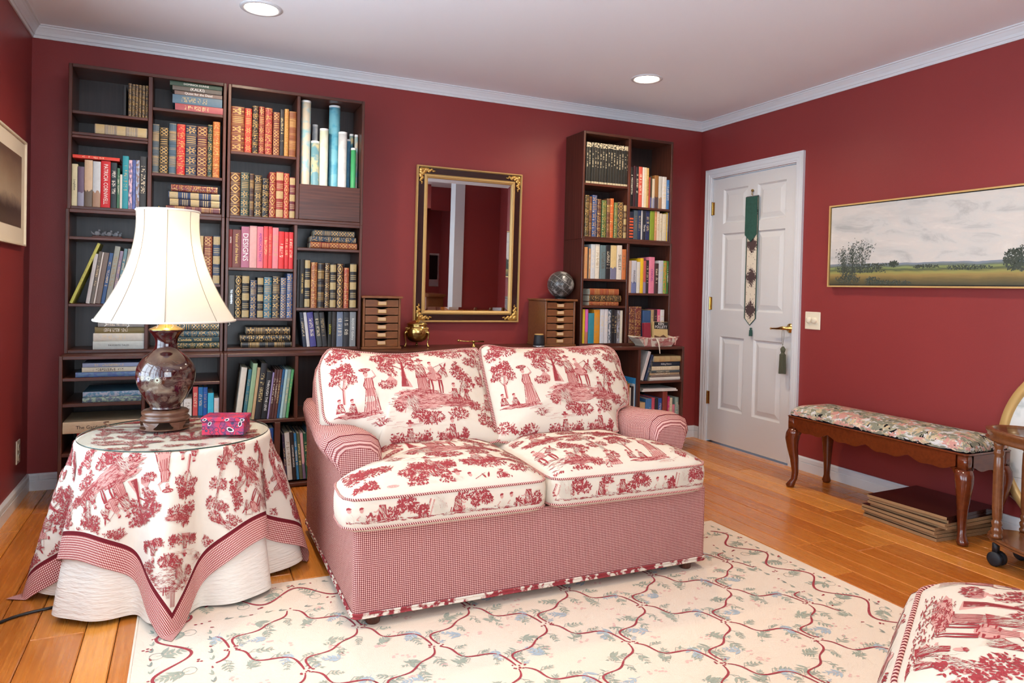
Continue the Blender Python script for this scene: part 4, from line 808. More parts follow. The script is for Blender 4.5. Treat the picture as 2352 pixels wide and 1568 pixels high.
for sx, sz in ((-1, 0), (1, 0), (-1, 1), (1, 1)):
    cxx, czz = sx*(w2-.030), (hh-.030 if sz else .030); dx, dz = -sx, (-1 if sz else 1); ps = []; rr = random.Random(5)
    ps.append(ball(cxx, -.022, czz, .017, .008, .017, 10, 6))
    for k in range(9):
        f = k/8; r = .016*(1-f)+.004
        for (ax, az) in ((1, 0), (0, 1)):
            off = .006*sin(k*1.9)
            ps.append(ball(cxx+dx*(ax*(.012+f*.075))+dx*az*off, -.021, czz+dz*(az*(.012+f*.075))+dz*ax*off, r*.8+.002, .006, r*.8+.002, 8, 5))
    mk('corner_ornament', *join(*ps), 'gold', t, True, local=True)
# ------------------------------------------------------------------ toile print: drawn as small flat shapes (units: 1 = 0.37 mm), y down
class Toile:
    def __init__(s, seed=1): s.P = []; s.r = random.Random(seed)
    def poly(s, pts, tone=0):
        s.P.append(([tuple(p) for p in pts], tone))
        if tone == 0:                       # engraved look: pale hatching over the larger dark shapes
            xs = [p[0] for p in pts]; ys = [p[1] for p in pts]; w, h = max(xs)-min(xs), max(ys)-min(ys)
            if min(w, h) > 30:
                cx, cy = sum(xs)/len(xs), sum(ys)/len(ys)
                for k in range(int(w*h/330)):
                    a, b = s.r.uniform(-.36, .36)*w, s.r.uniform(-.36, .36)*h; L = min(w, h)*s.r.uniform(.12, .3); e = s.r.uniform(.6, 1.3)
                    x, y = cx+a, cy+b; t = 3; s.P.append(([(x-L*cos(e), y-L*sin(e)), (x-L*cos(e)+t, y-L*sin(e)), (x+L*cos(e)+t*.5, y+L*sin(e)), (x+L*cos(e), y+L*sin(e))], 2))
    def stroke(s, pts, w0, w1=None, tone=0):
        w1 = w0 if w1 is None else w1; n = len(pts)
        for i in range(n-1):
            (x0, y0), (x1, y1) = pts[i], pts[i+1]; L = sqrt((x1-x0)**2+(y1-y0)**2) or 1; nx, ny = -(y1-y0)/L, (x1-x0)/L
            a = lerp(w0, w1, i/(n-1))/2; b = lerp(w0, w1, (i+1)/(n-1))/2
            s.poly([(x0+nx*a, y0+ny*a), (x0-nx*a, y0-ny*a), (x1-nx*b, y1-ny*b), (x1+nx*b, y1+ny*b)], tone)
    def leaf(s, x, y, a, L, w, tone=0):
        ca, sa = cos(a), sin(a); s.P.append(([(x+ca*L*p-sa*w*q, y+sa*L*p+ca*w*q) for p, q in ((0, 0), (.22, .8), (.55, .95), (1, 0), (.55, -.95), (.22, -.8))], tone))
    def foliage(s, cx, cy, rx, ry, n, L=24, w=5.2):
        for i in range(int(n*1.7)):
            a = s.r.uniform(0, 2*pi); q = s.r.random()**.6; x, y = cx+rx*q*cos(a), cy+ry*q*sin(a)
            s.leaf(x, y, a+s.r.gauss(0, .9), L*s.r.uniform(.7, 1.3), w*s.r.uniform(.7, 1.3), 0 if s.r.random() < .66 else 1)
    def twigs(s, x, y, n, L, a0=-pi/2, spread=1.2):
        for i in range(n):
            a = a0+s.r.uniform(-spread, spread); l = L*s.r.uniform(.6, 1.1); p = [(x, y)]
            for k in range(1, 4): p.append((x+cos(a)*l*k/3+s.r.gauss(0, 4), y+sin(a)*l*k/3+s.r.gauss(0, 4)))
            s.stroke(p, 7, 2); s.foliage(p[3][0], p[3][1], 26, 22, 9); s.foliage(p[2][0], p[2][1], 24, 18, 5)
    def ground(s, cx, cy, rx, ry, n):
        s.poly([(cx+rx*.95*cos(k*pi/9)*(1+.1*sin(k*3)), cy+ry*.8*sin(k*pi/9)*(1+.15*cos(k*5))) for k in range(18)], 1)
        for i in range(n):
            a = s.r.uniform(0, 2*pi); q = sqrt(s.r.random()); x, y = cx+rx*q*cos(a), cy+ry*q*sin(a); L = s.r.uniform(30, 80)
            s.stroke([(x-L/2, y+s.r.gauss(0, 3)), (x, y+s.r.gauss(0, 5)), (x+L/2, y+s.r.gauss(0, 3))], s.r.uniform(3, 6), 1.5)
    def water(s, cx, cy, rx, ry, n):
        for i in range(n):
            x, y = cx+s.r.uniform(-rx, rx), cy+s.r.uniform(-ry, ry); L = s.r.uniform(40, 110); s.stroke([(x-L/2, y), (x+L/2, y+s.r.gauss(0, 3))], 3, 1.5, 1)
    def grass(s, x, y, n, L):
        for i in range(n):
            a = -pi/2+s.r.uniform(-1.3, 1.3); l = L*s.r.uniform(.6, 1.1)
            s.stroke([(x+s.r.uniform(-30, 30), y), (x+cos(a)*l*.6, y+sin(a)*l*.7), (x+cos(a)*l*1.1, y+sin(a)*l*.75+8)], 8, 2)
    def oval(s, cx, cy, rx, ry, tone=0, n=10): s.poly([(cx+rx*cos(2*pi*k/n), cy+ry*sin(2*pi*k/n)) for k in range(n)], tone)
    def robe(s, top, bot, y0, y1, cx, lean=0, n=6):
        s.poly([(cx-top, y0), (cx+top, y0), (cx+bot+lean, y1), (cx-bot+lean, y1)], 1)
        for i in range(n+1):
            t = i/n*2-1; s.stroke([(cx+top*t, y0), (cx+lerp(top, bot, .5)*t+lean*.5+s.r.gauss(0, 4), (y0+y1)/2), (cx+bot*t+lean, y1)], s.r.uniform(4, 9), 5)
        s.stroke([(cx-top, y0), (cx-bot+lean, y1)], 6); s.stroke([(cx+top, y0), (cx+bot+lean, y1)], 9)
    def head(s, x, y, r=26, hat=False, hair=True):
        s.oval(x, y, r*.8, r, 1)
        if hair: s.poly([(x-r, y-2), (x-r*.9, y-r), (x, y-r*1.35), (x+r*.9, y-r), (x+r*.4, y-r*.5), (x-r*.5, y-r*.4)], 0)
        if hat: s.oval(x, y-r*.75, r*1.9, r*.38, 0); s.poly([(x-r*.9, y-r*.8), (x-r*.6, y-r*1.9), (x+r*.6, y-r*1.9), (x+r*.9, y-r*.8)], 0)
    def standing_woman(s, x, y):          # feet at y
        s.robe(44, 86, y-270, y-40, x, 6, 7); s.robe(36, 46, y-380, y-265, x-8, 0, 4); s.head(x-32, y-415, 27)
        s.oval(x-38, y-468, 66, 20, 0); s.oval(x-38, y-478, 58, 12, 1)
        s.stroke([(x+24, y-372), (x+70, y-400), (x+40, y-462)], 15, 10, 1); s.stroke([(x+30, y-362), (x+78, y-396)], 5); s.stroke([(x-40, y-365), (x-66, y-300), (x-40, y-250)], 13, 10)
        s.stroke([(x-8, y-42), (x-4, y-4)], 12, 8); s.stroke([(x+28, y-42), (x+34, y-8)], 12, 8)
    def seated(s, x, y, d=1, hat=False):
        s.poly([(x-30*d, y-150), (x+28*d, y-148), (x+46*d, y-30), (x-44*d, y-22)], 0); s.head(x, y-182, 24, hat)
        s.stroke([(x+10*d, y-40), (x-70*d, y-66), (x-112*d, y-2)], 34, 14, 1); s.stroke([(x-40*d, y-48), (x-120*d, y)], 8)
        s.stroke([(x-18*d, y-128), (x-54*d, y-96), (x-78*d, y-100)], 14, 9, 1); s.robe(50, 70, y-70, y, x+10*d, 0, 5)
    def child(s, x, y):
        s.poly([(x-22, y-88), (x+22, y-88), (x+50, y), (x-46, y)], 0); s.head(x-4, y-112, 20); s.stroke([(x-16, y-70), (x-44, y-40), (x-20, y-36)], 12, 8, 1); s.stroke([(x+14, y-20), (x+66, y+6)], 13, 8, 1)
    def washer(s, x, y):
        s.poly([(x-60, y-170), (x, y-190), (x+110, y-120), (x+100, y), (x+20, y), (x-10, y-90)], 0); s.head(x-80, y-190, 25)
        for k in range(5): s.stroke([(x+10+k*18, y-160+k*12), (x+30+k*16, y-70), (x+34+k*14, y)], 5, 4, 1)
        s.stroke([(x-60, y-160), (x-86, y-80), (x-108, y-20)], 18, 11, 1); s.stroke([(x-30, y-150), (x-52, y-70), (x-70, y-10)], 16, 10, 1); s.stroke([(x-66, y-156), (x-92, y-80), (x-112, y-16)], 5)
        s.foliage(x-130, y-70, 50, 44, 40, 22)
    def donkey(s, x, y):
        s.oval(x, y-190, 96, 58, 1, 14)
        for k in range(16): a = s.r.uniform(0, 2*pi); s.stroke([(x+70*cos(a)-24, y-190+44*sin(a)), (x+70*cos(a)+20, y-186+44*sin(a))], 8, 4)
        s.poly([(x+50, y-236), (x+100, y-290), (x+150, y-300), (x+168, y-190), (x+140, y-178), (x+116, y-230), (x+80, y-160)], 0)
        s.leaf(x+118, y-290, -2.1, 60, 10); s.leaf(x+140, y-294, -1.1, 66, 11)
        for dx, e in ((-70, -6), (-40, 8), (50, -4), (74, 8)): s.stroke([(x+dx, y-150), (x+dx+e, y-70), (x+dx, y)], 24, 12)
        s.poly([(x-60, y-300), (x-4, y-312), (x+30, y-250), (x+16, y-130), (x-40, y-150)], 1); s.head(x-26, y-336, 23)
        for k in range(4): s.stroke([(x-50+k*18, y-290), (x-44+k*18, y-160)], 5, 4)
        s.stroke([(x+10, y-290), (x+70, y-316), (x+128, y-344)], 6, 3)
    def man(s, x, y):
        s.robe(48, 66, y-190, y-20, x, 10, 7); s.poly([(x-56, y-330), (x+40, y-340), (x+70, y-180), (x-66, y-170)], 0)
        for k in range(4): s.stroke([(x-40+k*24, y-320), (x-44+k*28, y-190)], 6, 4, 1)
        s.head(x+8, y-366, 28, True); s.stroke([(x+36, y-318), (x+80, y-270), (x+120, y-280)], 16, 10, 1); s.stroke([(x+20, y-24), (x+40, y+14)], 12, 8)
    def big_tree(s, x, y):
        s.poly([(x-34, y), (x-26, y-150), (x-8, y-280), (x+24, y-280), (x+30, y-150), (x+90, y+10)], 1)
        for k in range(12): d = k*8-36; s.stroke([(x+d*.9, y-4), (x+d*.35, y-140), (x+8+d*.18, y-280)], 6, 4)
        for p in ([(x+10, y-270), (x+50, y-370), (x+130, y-410)], [(x, y-270), (x-60, y-330), (x-190, y-360)], [(x-10, y-200), (x-80, y-240), (x-170, y-260)], [(x+20, y-220), (x+70, y-270), (x+110, y-260)], [(x+6, y-280), (x+10, y-400)]): s.stroke(p, 18, 6)
        for (dx, dy, a, b, n) in ((-260, -340, 70, 40, 60), (-170, -300, 100, 52, 90), (-180, -390, 80, 36, 50), (-60, -420, 100, 48, 90), (60, -420, 90, 52, 90), (170, -410, 80, 40, 60), (90, -300, 70, 46, 60), (-190, -220, 90, 40, 60), (-20, -340, 90, 60, 90), (110, -220, 50, 34, 36), (-120, -160, 60, 34, 34)): s.foliage(x+dx, y+dy, a, b, n)
def toile_scene(seed):
    s = Toile(seed)
    s.ground(540, 965, 250, 28, 60); s.grass(760, 1090, 26, 110); s.water(760, 1010, 120, 40, 22)
    s.stroke([(385, 860), (395, 700), (430, 560)], 32, 16, 1); s.stroke([(385, 860), (385, 700), (415, 560)], 9, 7); s.stroke([(410, 700), (470, 610), (500, 560)], 18, 8); s.stroke([(390, 720), (340, 640)], 12, 6)
    for q in ((400, 520, 110, 70, 110), (320, 600, 60, 40, 40), (490, 610, 50, 40, 40), (430, 470, 60, 44, 46), (330, 500, 50, 34, 34)): s.foliage(*q)
    s.child(345, 935); s.child(470, 950); s.standing_woman(665, 985)
    s.ground(1330, 880, 480, 90, 210); s.ground(1680, 905, 230, 46, 80); s.ground(1180, 790, 260, 50, 70)
    s.big_tree(1045, 720); s.poly([(850, 640), (900, 590), (970, 650), (960, 700), (850, 700)], 1)
    for k in range(8): s.stroke([(850+k*14, 640), (856+k*14, 700)], 4, 3)
    s.foliage(850, 690, 90, 36, 60); s.man(1250, 800); s.donkey(1400, 800); s.washer(1080, 1000); s.seated(1620, 890, 1); s.child(1760, 880)
    s.stroke([(1660, 840), (1720, 700), (1760, 600)], 26, 10); s.stroke([(1700, 740), (1800, 660)], 14, 6)
    for q in ((1700, 560, 90, 70, 90), (1780, 620, 80, 60, 80), (1690, 480, 44, 40, 34), (1830, 680, 60, 44, 46), (1760, 740, 70, 40, 46)): s.foliage(*q)
    for q in ((1300, 1050, 140, 60, 140), (1620, 1020, 110, 60, 100), (1180, 1010, 100, 44, 70), (1850, 930, 70, 44, 50)): s.foliage(*q)
    s.grass(1300, 1100, 22, 90); s.water(1100, 1100, 330, 34, 30)
    s.ground(480, 250, 190, 40, 60); s.foliage(450, 300, 170, 60, 150); s.foliage(330, 350, 90, 50, 60); s.twigs(420, 240, 4, 80)
    s.ground(1620, 260, 270, 44, 90); s.foliage(1480, 300, 110, 44, 80); s.foliage(1640, 340, 150, 44, 100); s.foliage(1860, 270, 60, 30, 34); s.child(1560, 240); s.child(1700, 245)
    s.stroke([(2080, 1100), (2060, 800), (2020, 560), (1990, 360)], 40, 14, 1)
    for k in range(4): s.stroke([(2066+k*10, 1090), (2046+k*10, 800), (2006+k*8, 560), (1980+k*6, 370)], 6, 4)
    for q in ((1900, 420, 100, 44, 80), (1960, 300, 90, 50, 80), (2080, 420, 60, 60, 60), (1980, 640, 60, 50, 50), (2100, 620, 50, 60, 50), (1960, 1080, 110, 70, 110), (2090, 1160, 70, 50, 60), (2100, 860, 40, 60, 40)): s.foliage(*q)
    s.seated(2030, 990, 1); s.stroke([(1900, 410), (2000, 460)], 10, 6)
    for x in (900, 1220, 1450, 1650): s.twigs(x, 1270, 4, 90); s.foliage(x, 1250, 60, 22, 30)
    s.seated(1050, 1290, -1, True); s.seated(1530, 1270, 1); s.foliage(300, 1180, 90, 60, 70); s.twigs(450, 1260, 5, 110); s.foliage(620, 1220, 70, 50, 50)
    return s.P
TOILE = toile_scene(3)
SU = .000369; SV = .000408
def strip_scene(seed, order):
    s = Toile(seed); y = 196
    for k, what in enumerate(order):
        x = 90+k*235
        s.ground(x+30, y-10, 120, 16, 26)
        if what == 't': s.stroke([(x, y), (x+6, y-70), (x-4, y-120)], 20, 10, 1); s.stroke([(x+4, y), (x+10, y-70), (x, y-120)], 7, 5); s.foliage(x-10, y-140, 90, 44, 90); s.foliage(x+60, y-100, 50, 34, 40); s.foliage(x-70, y-90, 44, 30, 30)
        if what == 's': s.seated(x+10, y, 1, True); s.foliage(x+100, y-60, 50, 60, 60)
        if what == 'c': s.child(x-30, y); s.child(x+70, y-4); s.foliage(x+140, y-40, 30, 44, 34)
        if what == 'w': s.washer(x+40, y); s.foliage(x-90, y-60, 40, 50, 40)
        if what == 'm': s.seated(x, y, -1, False); s.grass(x+100, y, 14, 80); s.foliage(x+60, y-150, 70, 26, 50)
        s.grass(x+150, y, 10, 60)
    return [([(a*SU, (206-b)*SV) for a, b in p], t) for p, t in s.P]
def tile_m():      # the scene in metres, y up, origin lower left of the repeat (0.72 x 0.46)
    return [([((x-180)*SU, (1290-y)*SV) for x, y in p], t) for p, t in TOILE]
TM = tile_m(); TWX, TWY = .715, .455
JIT = [0]
def printed(name, parent, polys, f, mats=('toiledark', 'toilemid', 'cream')):
    """flat print laid on a fabric: f maps cloth coordinates (and tone) to a point just above the surface (or None)"""
    V, F, mi = [], [], []
    def put(pts, tone):
        JIT[0] = (len(F)*7 % 31)*.00001     # overlapping shapes never share a plane
        q = [f(a, b, tone) for a, b in pts]
        if any(a is None for a in q): return
        n = len(V); V.extend(q); F.append(tuple(range(n, n+len(q)))); mi.append(tone)
    for pts, tone in polys:
        m = len(pts); xs = [p[0] for p in pts]; ys_ = [p[1] for p in pts]; size = max(max(xs)-min(xs), max(ys_)-min(ys_))
        if size < .028: put(pts, tone)
        elif m == 4:
            A, B, C_, D = [Vector(p) for p in pts]; k = 3 if size > .05 else 2
            P = [[A.lerp(B, i/k).lerp(D.lerp(C_, i/k), j/k) for j in range(k+1)] for i in range(k+1)]
            for i in range(k):
                for j in range(k): put([P[i][j], P[i+1][j], P[i+1][j+1], P[i][j+1]], tone)
        else:
            cx, cy = sum(xs)/m, sum(ys_)/m; ks = [0.02, .25, .5, .75, 1]
            for i in range(m):
                a, b = pts[i], pts[(i+1) % m]
                for k0, k1 in zip(ks, ks[1:]): put([(cx+(p[0]-cx)*k, cy+(p[1]-cy)*k) for p, k in ((a, k0), (a, k1), (b, k1), (b, k0))], tone)
    o = mk(name, V, F, mats, parent, mi=mi, local=True); o['kind'] = 'stuff'
    return o
def tree_of(V, F): return BVHTree.FromPolygons([Vector(v) for v in V], F)
def caster(bv, org, ex, ey, d, off=(.0006, .0003)):
    """cloth (a, b) -> org + a*ex + b*ey, cast along d on the surface; tone chooses how far above it lies"""
    org, ex, ey, d = Vector(org), Vector(ex), Vector(ey), Vector(d)
    def f(a, b, tone=0):
        h = bv.ray_cast(org+ex*a+ey*b, d)
        return None if h[0] is None else h[0]+h[1]*((.0010, .0006, .0014)[tone if tone < 3 else 0]+JIT[0])*(-1 if h[1].dot(d) > 0 else 1)
    return f

printed('toile_print', BASKET, [([(a*.62-.01, b*.4-.05) for a, b in p], t) for p, t in TM], caster(tree_of([Vector(v)-wloc(BASKET.parent) for v in V_], F_), Vector((bx-.18, by-.4, bz))-wloc(BASKET.parent), (1, 0, 0), (0, 0, 1), (0, 1, 0)))
# ------------------------------------------------------------------ sofa
SX0, SX1, SYF, SYB = 1.262, 2.69, -2.16, -1.13
sofa = thing('sofa', 'two-seat rolled-arm sofa with red toile cushions and checked base', 'sofa', ((SX0+SX1)/2, (SYF+SYB)/2, 0)); SO = sofa.location
def rrect(x0, x1, y0, y1, r, n=5):
    P = []
    for cx, cy, a in ((x1-r, y1-r, 0), (x0+r, y1-r, pi/2), (x0+r, y0+r, pi), (x1-r, y0+r, 1.5*pi)):
        for k in range(n+1): P.append((cx+r*cos(a+k/n*pi/2), cy+r*sin(a+k/n*pi/2)))
    return P
def perim(P):
    s = [0.]
    for i in range(1, len(P)+1): s.append(s[-1]+(Vector(P[i % len(P)])-Vector(P[i-1])).length)
    return s
def skirt(name, P, zs, mat, par, grow=None):
    """upright band around an outline with cloth coordinates (distance round, height)"""
    P = P+[P[0]]; s = perim(P)[:-1]; V, U = [], []
    for k, z in enumerate(zs):
        for i, (x, y) in enumerate(P): V.append((x, y, z)); U.append((s[i], z))
    n = len(P); F = [(k*n+i, k*n+i+1, (k+1)*n+i+1, (k+1)*n+i) for k in range(len(zs)-1) for i in range(n-1)]
    return V, F, U
P = rrect(SX0, SX1, SYF, SYB, .022)
V, F, U = skirt('', P, [.055, .2, .335], 'gingham', sofa)
n = len(V); V += [(x, y, .335) for x, y in P]+[(x, y, .055) for x, y in P]; U += [(x, y) for x, y in P]*2
F += [tuple(range(n, n+len(P))), tuple(range(n+2*len(P)-1, n+len(P)-1, -1))]
mk('base', V, F, 'gingham', sofa, uv=U)
def pipe(name, path, r, par, mat='piping', closed=True):
    V, F = tube(path, r, 6, closed); s = 0; U = []; m = len(path)
    for i in range(m+(1 if closed else 0)):
        if i: s += (Vector(path[i % m])-Vector(path[i-1])).length
        U += [(s, j/6) for j in range(6)]
    return mk(name, V, F, mat, par, True, uv=U)
P2 = rrect(SX0-.003, SX1+.003, SYF-.003, SYB+.003, .024)
mk('hem_band', *loft([[(x, y, z) for x, y in P2] for z in (.042, .058)], True), 'hem', sofa)
for z in (.044, .056): pipe('hem_cord', [(x, y, z) for x, y in P2], .0035, sofa, 'hem')
for (x, y) in ((1.335, -2.125), (2.615, -2.125), (1.345, -1.2), (2.61, -1.2)):
    mk('foot', *lathe([(.021, 0), (.024, .004), (.026, .05)], x, y, .0085 if y < -1.7 else 0, 20), 'cherry' if False else 'woodv', sofa, True)
mk('back', *loft([[(x, y, z) for x, y in rrect(SX0+.008+e, SX1-.008-e, SYB-.20+e*.8+s, SYB-.004-e*.5, .05)] for z, e, s in ((.336, 0, -.02), (.5, 0, 0), (.68, .004, .02), (.74, .012, .03), (.775, .030, .045), (.785, .06, .06))], True, True, True), 'gingham', sofa, True,
   uv=[q for z in (.336, .5, .68, .74, .775, .785) for q in [(i*.06, z) for i in range(24)]])
# arms: a swept cross-section, scooped in the middle, rolled and rounded at the front
def arm(side):
    xo, xi = (SX0, 1.400) if side < 0 else (SX1, 2.552)
    sx = 1 if side < 0 else -1; R = []; U = []
    st = [(-1.135, .610, .022), (-1.25, .605, .026), (-1.4, .590, .034), (-1.55, .578, .044), (-1.7, .584, .056), (-1.82, .598, .066), (-1.90, .603, .070), (-1.945, .598, .066), (-1.972, .582, .056), (-1.985, .556, .040)]
    for i, (y, zt, ov) in enumerate(st):
        sh_ = 0 if i < 7 else (.004, .014, .030)[i-7]
        pts = [(-.0015, .30), (-.0015, .40), (-.005, zt-.13), (-ov*.7, zt-.085), (-ov, zt-.052), (-ov*.8, zt-.022), (-ov*.2, zt-.004), (.05, zt), (.095, zt-.006), (.125, zt-.026), (.138, zt-.06), (.138, zt-.12), (.138, .30)]
        ring = []; s = 0; last = None
        for k, (dx, z) in enumerate(pts):
            if k not in (0, 12): dx = lerp(dx, .06, sh_*6 if sh_ else 0)
            p = (xo+sx*dx, y, z); s += (Vector(p)-last).length if last else 0; last = Vector(p); ring.append(p); U.append((s, y))
        R.append(ring)
    V, F = loft(R, False); b = len(V); V += R[-1]; U += [(p[0], p[2]) for p in R[-1]]; F.append(tuple(range(b, b+13))); F.append(tuple(range(13))[::-1])
    if side > 0: F = [q[::-1] for q in F]
    o = mk('arm', V, F, 'gingham', sofa, True, uv=U)
    pipe('arm_seam', [Vector(p)+Vector((0, -.001, .0008)) for p in R[7][1:12]], .0016, o, 'maroon', closed=False)
arm(-1); arm(1)
def inflate(outline, k_list, base, crown, boxing):
    """soft cushion: outline in a plane (a, b); returns rings from the back edge over the front crown to the middle"""
    n = len(outline); ca = sum(p[0] for p in outline)/n; cb = sum(p[1] for p in outline)/n; R = []
    for k, h in k_list: R.append([(ca+(a-ca)*k, cb+(b-cb)*k, h) for a, b in outline])
    return R
def cushion(name, outl, to3, prof, mat, par):
    R = inflate(outl, prof, 0, 0, 0); R3 = [[to3(*p) for p in r] for r in R]
    V, F = loft(R3, True, True, True)
    return mk(name, V, F, mat, par, True), V, F
# seat cushions (T-shaped, reaching in front of the arms)
def seat(x0, x1, tee, front):
    xa, xb = (1.405, x1) if tee < 0 else (x0, 2.548)
    if tee < 0: pts = [(x1, -1.62), (x1, -2.0), (x1-.004, front+.02), (x1-.03, front), (x0+.18, front-.004), (x0+.03, front), (x0, front+.03), (x0+.002, -2.02), (x0+.03, -1.995), (xa, -1.985), (xa, -1.62)]
    else: pts = [(xb, -1.62), (xb, -1.985), (x1-.03, -1.995), (x1, -2.02), (x1, front+.03), (x1-.03, front), (x1-.18, front-.004), (x0+.03, front), (x0+.004, front+.02), (x0, -2.0), (x0, -1.62)]
    out = []
    for i in range(len(pts)):
        a, b = Vector(pts[i]), Vector(pts[(i+1) % len(pts)]); m = max(1, int((b-a).length/.035))
        for k in range(m): out.append(tuple(a.lerp(b, k/m)))
    out = [(p.x, p.y) for p in [(Vector(out[i-1])+Vector(out[i])*2+Vector(out[(i+1) % len(out)]))/4 for i in range(len(out))]]
    prof = [(.3, .352), (.97, .343), (1.0, .353), (1.012, .385), (1.013, .42), (1.004, .448), (.985, .460), (.94, .474), (.86, .488), (.7, .505), (.5, .516), (.3, .521), (.12, .523)]
    o, V, F = cushion('seat_cushion', out, lambda a, b, h: (a, b, h-.012*(1 if h > .43 else .4)*min(1, max(0, (-1.95-b)/.25))), prof, 'cream', sofa)
    ca = sum(p[0] for p in out)/len(out); cb = sum(p[1] for p in out)/len(out)
    ring = [(ca+(a-ca)*1.002, cb+(b-cb)*1.002, .455-.012*min(1, max(0, (-1.95-b)/.25))) for a, b in out]
    pipe('piping', ring, .0042, o); pipe('piping', [(x, y, .350) for x, y, z in ring], .0042, o)
    bv = tree_of([Vector(v)-SO for v in V], F); L = -SO
    return o, bv, x0, x1, front
for args, ox, oy in (((1.215, 1.945, -1, -2.205), .0, .0), ((1.951, 2.662, 1, -2.205), .32, .2)):
    o, bv, x0, x1, fr_ = seat(*args)
    polys = []
    for i in (-2, -1, 0, 1):
        for j in (-1, 0, 1, 2): polys += [([(a+i*TWX+ox, b+j*TWY*.86+oy-.3) for a, b in p], t) for p, t in TM]
    def region(xa, xb, ya, yb): return [(p, t) for p, t in polys if all(xa < a < xb and ya < b < yb for a, b in p)]
    top = region(.02, x1-x0-.02, .012, .60)
    printed('toile_print', o, top, caster(bv, Vector((x0, -2.2, .8))-SO, (1, 0, 0), (0, 1, 0), (0, 0, -1)))
    fp = [(p, t) for p, t in strip_scene(31 if ox else 17, 'wtmstcwt' if ox else 'cstwmtcs') if all(.012 < a < x1-x0-.012 and .006 < b < .086 for a, b in p)]
    printed('toile_print', o, fp, caster(bv, Vector((x0, -2.6, .358))-SO, (1, 0, 0), (0, 0, 1), (0, 1, 0)))
# back cushions: outlines in the leaning plane (x, up the plane)
BO, BD = Vector((0, -1.74, .49)), Vector((0, .24, .35)).normalized(); BN = Vector((0, -BD.z, BD.y))
OL = [(1.31, .449), (1.425, .430), (1.574, .418), (1.734, .429), (1.905, .441), (1.940, .425), (1.943, .3), (1.943, .08), (1.940, .0), (1.662, -.004), (1.450, -.003), (1.440, .031), (1.420, .066), (1.384, .087), (1.342, .108), (1.268, .120), (1.246, .155), (1.244, .231), (1.243, .348), (1.252, .390), (1.275, .430)]
OR = [(1.966, .447), (2.000, .456), (2.104, .440), (2.29, .437), (2.458, .441), (2.590, .448), (2.645, .425), (2.662, .37), (2.655, .31), (2.660, .246), (2.650, .187), (2.630, .135), (2.575, .112), (2.55, .075), (2.535, .020), (2.50, .002), (2.176, .0), (1.955, -.004), (1.950, .08), (1.950, .3), (1.952, .42)]
for OLN in (OL, OR):
    out = [(p.x, p.y) for p in spline([(a, b, 0) for a, b in OLN], 4, True)]
    to3 = lambda a, b, h: tuple(BO+Vector((a, 0, 0))+BD*b+BN*h)
    prof = [(.3, -.155), (.8, -.15), (.96, -.13), (1.0, -.095), (1.012, -.06), (1.006, -.02), (1.0, -.006), (.97, .004), (.9, .020), (.78, .038), (.6, .052), (.4, .061), (.2, .065)]
    o, V, F = cushion('back_cushion', out, to3, prof, 'cream', sofa)
    n = len(out); ca = sum(p[0] for p in out)/n; cb = sum(p[1] for p in out)/n
    for h, k in ((-.004, 1.004), (-.10, 1.004)): pipe('piping', [Vector(to3(ca+(a-ca)*k, cb+(b-cb)*k, h)) for a, b in out], .0045, o)
    bv = tree_of([Vector(v)-SO for v in V], F); xl = min(a for a, b in out)
    fs = caster(bv, BO+Vector((xl, 0, 0))+BN*.5-SO, (1, 0, 0), BD, -BN)
    top = [(p, t) for p, t in TM if all(.008 < a and b > -.01 for a, b in p)]
    def edge(p, out=out, xl=xl):   # inside the piping
        for a, b in p:
            x, y, ins = a+xl, b, False
            for i in range(len(out)):
                (x1, y1), (x2, y2) = out[i], out[i-1]
                if (y1 > y) != (y2 > y) and x < (x2-x1)*(y-y1)/(y2-y1)+x1: ins = not ins
            if not ins: return False
        return True
    printed('toile_print', o, [(p, t) for p, t in top if edge(p)], fs)
# ------------------------------------------------------------------ draped round table
TX, TY, TR, TZ = .731, -1.483, .322, .546
table = thing('round_table', 'small round pedestal table hidden under two cloths', 'table', (TX, TY, 0))
mk('table_top', *lathe([(TR-.004, 0), (TR, .003), (TR, .015), (TR-.004, .018)], TX, TY, TZ-.0225, 48), 'woodh', table)
for i in range(3):
    a = i*2*pi/3+.9; mk('leg', *tube([(TX+.16*cos(a), TY+.16*sin(a), TZ-.023), (TX+.2*cos(a), TY+.2*sin(a), .001)], .018, 10), 'woodv', table)
def drape(n, amp, ph, flare, zt, r0, maxs=None, seed=0):
    def f(a, b):
        rho = sqrt(a*a+b*b); th = math.atan2(b, a)
        if rho <= r0: return Vector((TX+a, TY+b, zt))
        s = rho-r0; k = min(1, s/.12)
        w = sin(n*th+ph+.35*sin(2*th+seed))*.75+.35*sin((n*1.63//1)*th+1.3+seed)
        out = s*flare+amp*k*(s/.5)**.85*(w+.55); out = min(out, s*.8)
        e = .010; dz = sqrt(max(s*s-out*out, 0))
        rr = r0+out+min(s, e)*.4; z = zt-dz-.0
        if s < .02: z = zt-dz*s/.02
        X_, Y_ = TX+rr*cos(th), TY+rr*sin(th); fz = .0102 if X_ > .61 and Y_ < -1.68 else .003
        if z < fz:
            rr += (fz-z)*.55; z = fz+.003*(1+sin(9*th))*.5
        return Vector((TX+rr*cos(th), TY+rr*sin(th), z))
    return f
